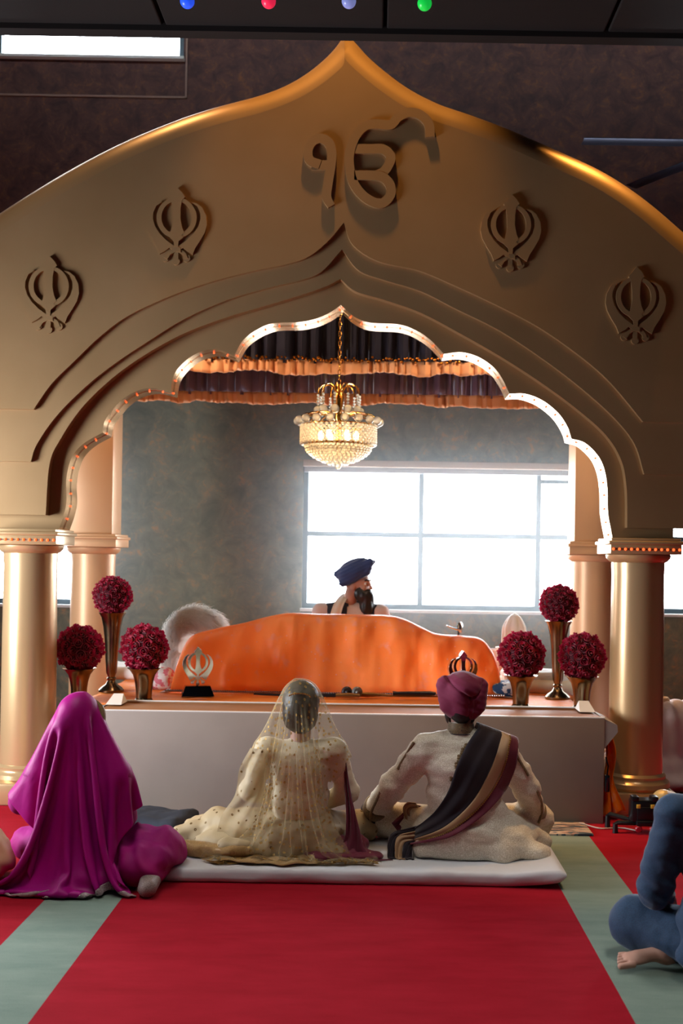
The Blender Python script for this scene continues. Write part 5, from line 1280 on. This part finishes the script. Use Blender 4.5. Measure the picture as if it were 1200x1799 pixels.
grid_obj('shawl', XM[:, :int(nv*.945)+1], M_mag, r, .003, sub=1)
k0 = int(nv*.945)
M_bord = patterned('silver_border', (206, 194, 184), (120, 80, 108), 46, .4, .5, .4, bump=.6)
grid_obj('shawl_border', XM[:, k0:], M_bord, r, .005, sub=1)
# embroidered edge beside the face
s_ = [c+Rp_@V3(.088*math.cos(a), .035+.012*math.sin(a*2), .085*math.sin(a)) for a in np.linspace(1.3, -1.2, 24)]
m = MB(); m.tube(s_, [.014+.010*math.sin(PI*i/23) for i in range(24)], 8); m.build('face_trim', M_goldemb, r)
# ------------------------------------------------------------------ MAN IN BLUE SUIT at the right edge
Xs, Ys = 1.335, 4.22
r = thing('person', 'man in dark blue suit sitting cross legged at the right edge of the photo', 'person', (Xs, Ys, 0))
J = seated((Xs, Ys, 0), 1.08, 0, .2)
for e, q in (('L', -1), ('R', 1)):
    J['sh'+e] = V3(Xs+q*.215, Ys, .60); J['el'+e] = V3(Xs+q*.262, Ys+.09, .29); J['wr'+e] = V3(Xs+q*.17, Ys+.33, .20)
    J['hp'+e] = V3(Xs+q*.1, Ys+.06, .12); J['kn'+e] = V3(Xs+q*.30, Ys+.22, .125); J['an'+e] = V3(Xs-q*.22, Ys+.12 if q > 0 else Ys+.36, .05)
J['chest'] = V3(Xs, Ys, .47); J['neck0'] = V3(Xs, Ys, .62); J['neck1'] = V3(Xs, Ys+.02, .73); J['head'] = V3(Xs, Ys+.03, .83)
J['anR'] = V3(Xs-.22, Ys+.07, .052); J['anL'] = V3(Xs+.15, Ys+.34, .06)
b = Body(); torso_limbs(b, J, .85); arms(b, J, (.045, .036, .026)); legs(b, J, (.075, .05, .034)); head_prims(b, J['head'], np.eye(3))
for e, q in (('L', 1), ('R', -1)): hand(b, J['wr'+e], J['wr'+e]-J['el'+e], (q*-.3, -.3, 1), q, .5)
foot(b, J['anR'], (-1, -.12, -.02), (0, -.15, 1), .95); foot(b, J['anL'], (1, .1, 0), (0, .2, 1), .95)
body_mesh('body', b, M_skin2, r, .0062); eyes(J['head'], np.eye(3), r)
M_suit = mat('blue_suit_wool', (28, 60, 92), .8, sheen=.2, noise=(220, (23, 50, 78), .4, .6), bump=(26, .18)); M_shirt = mat('white_shirt', (216, 218, 222), .7)
b = Body(); b.ell((Xs, Ys, .2), (.2, .15, .2), k=.05).ell((Xs, Ys, .45), (.195, .13, .17), k=.05).cap(J['shL'], J['shR'], .066, k=.04).cap((Xs-.1, Ys, .645), (Xs+.1, Ys, .645), .045, k=.05)
b.chain([J['shL'], J['elL'], J['wrL']], [.073, .066, .05], .025).chain([J['shR'], J['elR'], J['wrR']], [.073, .066, .05], .025).ell((Xs, Ys-.07, .1), (.22, .1, .08), k=.05)
body_mesh('jacket', b, M_suit, r, .009, lambda V, N: wrinkle((6, 6, 14, .006, 3), (14, 14, 24, .003, 4))(V, N)+.005*np.sin(V[:, 2]*62+V[:, 0]*40+3*vnoise(V*6, 7))*np.clip(np.exp(-((V[:, 2]-.32)/.09)**2), 0, 1)*(np.abs(V[:, 0]-Xs) > .17), zmin=.004)
b = Body(); b.ell((Xs, Ys+.03, .12), (.19, .15, .11), k=.05)
for e in 'LR': b.cap(J['hp'+e], J['kn'+e], .105, .092, .04)
b.cap(J['knL'], J['knL']*.35+J['anL']*.65, .088, .062, .04).cap(J['knR'], J['knR']*.3+J['anR']*.7, .088, .062, .04)
b.cap(J['knL']+V3(.02, -.03, -.01), (Xs-.12, Ys+.02, .11), .075, .08, .05)
body_mesh('trousers', b, M_suit, r, .009, wrinkle((7, 7, 7, .009, 13), (18, 18, 18, .003, 14)), zmin=.004)
m = MB(); m.lathe([(.07, .665), (.068, .69), (.062, .70), (.058, .69), (.058, .665)], (Xs, Ys+.01, 0), 30); m.build('shirt_collar', M_shirt, r)
b = Body(); b.ell(J['head']+V3(0, -.018, .025), (.081, .1, .1), k=.02).ell(J['head']+V3(0, -.06, -.04), (.068, .05, .05), k=.02); body_mesh('hair', b, M_hair, r, .008, wrinkle((40, 40, 40, .003, 2)))
# ------------------------------------------------------------------ PERSON IN BEIGE at the left edge
Xl, Yl = -2.165, 5.02
r = thing('person', 'person in beige clothes at the left edge, only a draped knee in the frame', 'person', (Xl, Yl, 0))
J = seated((Xl, Yl, 0), 1.0, 0, kn=(.36, .36, .12)); skin_body(J, np.eye(3), r, M_skin)
M_beige = mat('beige_silk', (204, 176, 124), .6, noise=(6, (184, 152, 98), .4, .6))
b = Body(); b.ell((Xl, Yl+.02, .13), (.2, .17, .12), k=.05).ell((Xl, Yl, .32), (.16, .12, .17), k=.05).ell((Xl, Yl, .45), (.165, .115, .12), k=.04).cap(J['shL'], J['shR'], .058, k=.04)
b.chain([J['shL'], J['elL'], J['wrL']], [.06, .054, .045], .03).chain([J['shR'], J['elR'], J['wrR']], [.06, .054, .045], .03)
for e in 'LR': b.cap(J['hp'+e], J['kn'+e], .115, .095, .04).cap(J['kn'+e], J['an'+e], .09, .06, .04)
b.ell((Xl+.40, Yl+.33, .07), (.085, .1, .065), k=.04)
body_mesh('dress', b, M_beige, r, .01, lambda V, N: .008*fbm(V*10, 31)+.006*np.sin(V[:, 0]*60+V[:, 2]*40+3*vnoise(V*7, 3)), zmin=.003)
b = Body(); b.ell(J['head']+V3(0, -.02, .02), (.082, .1, .1), k=.02); body_mesh('hair', b, M_hair, r, .01)
# ------------------------------------------------------------------ PERSON IN WHITE behind the right column
Xw, Yw = 1.97, 7.7
r = thing('person', 'person in white loose clothes sitting half hidden behind the front right column', 'person', (Xw, Yw, 0))
J = seated((Xw, Yw, 0), 1.0, .35, elb=(.3, .1, .3)); hd = J['head']; J['head'] = hd+V3(-.12, .1, -.03); J['neck1'] = J['neck1']+V3(-.08, .06, -.02); J['neck0'] = J['neck0']+V3(-.03, .02, 0)
skin_body(J, rotm(0, 0, .6), r, M_skin)
M_kurta = mat('white_kurta', (220, 208, 216), .85, sheen=.2, bump=(16, .3))
b = Body(); b.ell((Xw, Yw, .15), (.22, .18, .13), k=.05).ell((Xw, Yw, .32), (.18, .14, .17), k=.05).ell((Xw-.01, Yw, .44), (.18, .125, .13), k=.04).cap(J['shL'], J['shR'], .066, k=.04)
b.chain([J['shL'], J['elL'], J['wrL']], [.075, .075, .06], .03).chain([J['shR'], J['elR'], J['wrR']], [.075, .08, .06], .03).ell((Xw+.05, Yw-.08, .07), (.27, .16, .07), k=.05)
for e in 'LR': b.cap(J['hp'+e], J['kn'+e], .115, .09, .04).cap(J['kn'+e], J['an'+e], .08, .06, .04)
body_mesh('kurta', b, M_kurta, r, .012, lambda V, N: .009*fbm(V*np.array([9, 9, 4]), 41)+.006*np.sin(V[:, 0]*50+V[:, 1]*30+2*vnoise(V*5, 3)), zmin=.006)
m = MB(); m.lathe([(.085, .60), (.085, .63), (.075, .645), (.06, .63), (.06, .60)], tuple(J['neck0']*V3(1, 1, 0)+V3(-.02, .02, -.03)), 26); m.build('collar', mat('cream_scarf', (206, 190, 170), .8), r)
b = Body(); b.ell(J['head']+V3(.01, -.02, .03), (.088, .105, .1), k=.02); body_mesh('headscarf', b, M_kurta, r, .01, wrinkle((12, 12, 12, .004, 2)))
# ------------------------------------------------------------------ MAN WITH NAVY TURBAN behind the orange cover
D = 8.62; g = lambda x, y, d=D: V3(*P(x, y, d))
r = thing('person', 'man with navy turban and long black beard behind the orange cover, looking sideways', 'person', (g(615, 1100)[0], D, TZ+.05))
Xn = g(617, 1100)[0]; cx_ = g(629, 1026)
zo = cx_[2]-.745-.01
J = seated((Xn, D, zo), 1.0, PI); Rg = rotm(0, 0, PI+1.08)
J['head'] = cx_; J['neck1'] = g(618, 1042); J['neck0'] = g(614, 1064)
J['shL'] = V3(Xn+.215, D, zo+.535); J['shR'] = V3(Xn-.225, D, zo+.535)
J['elL'] = V3(Xn+.29, D-.05, zo+.27); J['elR'] = V3(Xn-.3, D-.05, zo+.27); J['wrL'] = V3(Xn+.18, D-.26, zo+.2); J['wrR'] = V3(Xn-.18, D-.26, zo+.2)
skin_body(J, Rg, r, M_skin2, 1.0)
b = Body(); b.ell((Xn, D, zo+.12), (.2, .16, .12), k=.05).ell((Xn, D, zo+.32), (.17, .125, .19), k=.05).ell((Xn, D, zo+.47), (.185, .12, .1), k=.04).cap(J['shL'], J['shR'], .066, k=.04).cap((Xn-.09, D, zo+.56), (Xn+.09, D, zo+.56), .05, k=.05)
b.chain([J['shL'], J['elL'], J['wrL']], [.07, .066, .055], .03).chain([J['shR'], J['elR'], J['wrR']], [.07, .066, .055], .03)
for e in 'LR': b.cap(J['hp'+e], J['kn'+e], .11, .085, .04).cap(J['kn'+e], J['an'+e], .075, .06, .04)
kf = b.field(.011, .03); body_mesh('kurta', b, mat('pale_kurta', (206, 190, 188), .85, bump=(16, .3)), r, field=kf, disp=wrinkle((8, 8, 16, .006, 3)))
b = Body(); b.ell((Xn, D, zo+.32), (.178, .133, .2), k=.05).ell((Xn, D, zo+.48), (.192, .128, .1), k=.04).cap((Xn-.165, D, zo+.54), (Xn+.165, D, zo+.54), .071, k=.04).cap((Xn-.08, D, zo+.56), (Xn+.08, D, zo+.56), .054, k=.05)
M_vest = mat('navy_vest', (22, 30, 52), .7); fd = b.field(.01, .03)
body_mesh('vest', b, M_vest, r, field=fd, keep=lambda V: ~((np.abs(V[:, 0]-Xn-.03) < .055-.16*(V[:, 2]-zo-.56)) & (V[:, 1] < D)) & (V[:, 2] < zo+.63) & (np.abs(V[:, 0]-Xn) < .2))
nn = 26; X = np.zeros((nn, 8, 3))
for i in range(nn):
    for j in range(8):
        t = i/(nn-1); v = j/7-.5; q = crom([(Xn-.125, D-.165, zo+.26), (Xn-.12, D-.155, zo+.48), (Xn-.09, D-.09, zo+.61), (Xn-.03, D+.06, zo+.68), (Xn+.04, D+.03, zo+.67)], 8)[int(t*32)]
        X[i, j] = V3(*q)+V3(.085*v, -.008*math.cos(v*9), .03*v*(1-t))
grid_obj('scarf', X, mat('cream_scarf_cloth', (218, 204, 192), .85), r, .006, sub=1)
b = Body(); tl = .42
Rt = rotm(0, -tl, 0)
b.ell(g(623, 1004, D), (.140, .125, .092), Rt, k=.02).cap(g(637, 993, D-.02), g(657, 987, D-.03), .055, .014, .03).cap(g(606, 1008, D), g(591, 1009, D), .055, .022, .03).ell(g(617, 1017, D), (.09, .11, .05), Rt, k=.02)
for k in range(3): b.cap(g(602+k*5, 1024-k*8, D-.06), g(644+k*3, 1004-k*8, D-.075), .03, .03, .008)
body_mesh('turban', b, mat('navy_turban', (44, 68, 124), .8, sheen=.4, bump=(30, .25)), r, .007, lambda V, N: .002*np.sin((V[:, 2]-V[:, 0]*.5)*220))
b = Body(); H = lambda x, y, z: cx_+Rg@V3(x, y, z)
b.cap(H(0, .07, -.10), H(0, .085, -.20), .062, .05, .04).cap(H(0, .08, -.19), H(.0, .07, -.25), .045, .018, .04).ell(H(.045, .04, -.07), (.032, .045, .055), Rg, k=.03).ell(H(-.045, .04, -.07), (.032, .045, .055), Rg, k=.03).cap(H(-.03, .098, -.056), H(.03, .098, -.056), .014, k=.01).ell(H(0, .07, -.095), (.05, .045, .045), Rg, k=.03)
body_mesh('beard', b, M_hair, r, .007, wrinkle((40, 40, 12, .005, 3)))
m = MB()
for e in (-1, 1): m.tube([H(e*.045, .083, .028), H(e*.028, .096, .034), H(e*.012, .098, .028)], .0055, 6)
m.build('eyebrows', M_hair, r)
# ================================================================== LIGHT AND CAMERA
w = bpy.data.worlds.new('Daylight'); sc.world = w; w.use_nodes = True
bg = w.node_tree.nodes['Background']; bg.inputs[0].default_value = (.86, .93, 1, 1); bg.inputs[1].default_value = 16.0
def area(name, loc, rot, sx, sy, power, col=(1, 1, 1), portal=False, spread=None):
    l = bpy.data.lights.new(name, 'AREA'); l.shape = 'RECTANGLE'; l.size = sx; l.size_y = sy; l.energy = power; l.color = col
    if portal: l.cycles.is_portal = True
    if spread: l.spread = spread
    o = bpy.data.objects.new(name, l); COL.objects.link(o); o.location = loc; o.rotation_euler = rot; return o
for i, W in enumerate((W1, W2, W3)): area('window_portal', ((W[0]+W[1])/2, YB+.12, (W[2]+W[3])/2), (-PI/2, 0, 0), W[1]-W[0], W[3]-W[2], 1, portal=True)
area('window_portal', (-4.32, (LW[0]+LW[1])/2, (LW[2]+LW[3])/2), (0, -PI/2, 0), LW[3]-LW[2], LW[1]-LW[0], 1, portal=True)
area('hall_window_daylight', (-4.28, (LW[0]+LW[1])/2, (LW[2]+LW[3])/2), (0, -PI/2, -.0), LW[3]-LW[2], LW[1]-LW[0], 100, (.92, .95, 1))
# unseen overhead fill lamps, added to brighten the carpet but not the arch
for (x, y) in ((-1.6, 2.6), (1.4, 2.6), (-1.6, 4.6), (1.4, 4.6)): area('added_floor_fill', (x, y, 4.36), (0, 0, 0), .5, .5, 8.5, (1, .95, .88), spread=1.5)
def spot(name, loc, target, power, col, size=1.0, blend=.6, rad=.06):
    l = bpy.data.lights.new(name, 'SPOT'); l.energy = power; l.color = col; l.spot_size = size; l.spot_blend = blend; l.shadow_soft_size = rad
    o = bpy.data.objects.new(name, l); COL.objects.link(o); o.location = loc; o.rotation_euler = (Vector(target)-Vector(loc)).to_track_quat('-Z', 'Y').to_euler(); return o
AMB = (1, .50, .13)
spot('arch_spot', (-.3, 6.5, 6.6), (-.25, 6.95, 4.2), 420, AMB, .8)
spot('arch_spot', (2.1, 6.85, 6.4), (2.1, 7.0, 3.7), 420, AMB, .9)
spot('arch_spot', (-2.2, 6.9, 6.6), (-1.9, 7.05, 4.1), 120, (1, .62, .3), .9)
def point(name, loc, power, col, r=.05):
    l = bpy.data.lights.new(name, 'POINT'); l.energy = power; l.color = col; l.shadow_soft_size = r
    o = bpy.data.objects.new(name, l); COL.objects.link(o); o.location = loc; return o
point('chandelier_lamp', (chx, DC, zc(766)), 4, (1, .76, .46), .1)
for (x, y) in ((-1.5, 7.6), (1.0, 7.6)): point('canopy_lamp', (x, y, 3.3), 26, (1, .68, .44), .12)
cam = bpy.data.cameras.new('Camera'); co = bpy.data.objects.new('Camera', cam); COL.objects.link(co)
cam.sensor_width = 36; cam.lens = F/1799*36; cam.sensor_fit = 'AUTO'
cam.shift_x = -(PX-600)/1799; cam.shift_y = (PY-899.5)/1799
co.matrix_world = Matrix.Translation((0, 0, CZ)) @ Matrix.Rotation(PI/2, 4, 'X') @ Matrix.Rotation(ROLL, 4, 'Z')
cam.dof.use_dof = True; cam.dof.focus_distance = 5.6; cam.dof.aperture_fstop = 2.8
sc.camera = co
sc.view_settings.view_transform = 'Standard'; sc.view_settings.look = 'None'; sc.view_settings.gamma = 1; sc.view_settings.use_curve_mapping = False
sc.view_settings.exposure = 0.45
# haze volume added to wash out the back wall like lens veil
m = bpy.data.materials.new('window_haze'); m.use_nodes = True; t = NT(m); t.n.remove(t.n['Principled BSDF'])
v = t.add('ShaderNodeVolumeScatter'); v.inputs['Density'].default_value = .19; v.inputs['Anisotropy'].default_value = .3; v.inputs[0].default_value = (.95, .98, 1, 1)
t.link(v.outputs[0], t.n['Material Output'].inputs['Volume'])
s = MB(); s.box((-.2, 9.655, 1.62), (4.6, .67, 3.1)); o = s.build('haze', m, None, smooth=False); tag(o, 'added haze volume for the washed-out veil before the back wall window', 'haze', kind='stuff')
cy = sc.cycles; cy.max_bounces = 10; cy.diffuse_bounces = 5; cy.glossy_bounces = 4; cy.transmission_bounces = 6; cy.transparent_max_bounces = 12
cy.caustics_reflective = False; cy.caustics_refractive = False; cy.sample_clamp_indirect = 8; cy.use_denoising = True
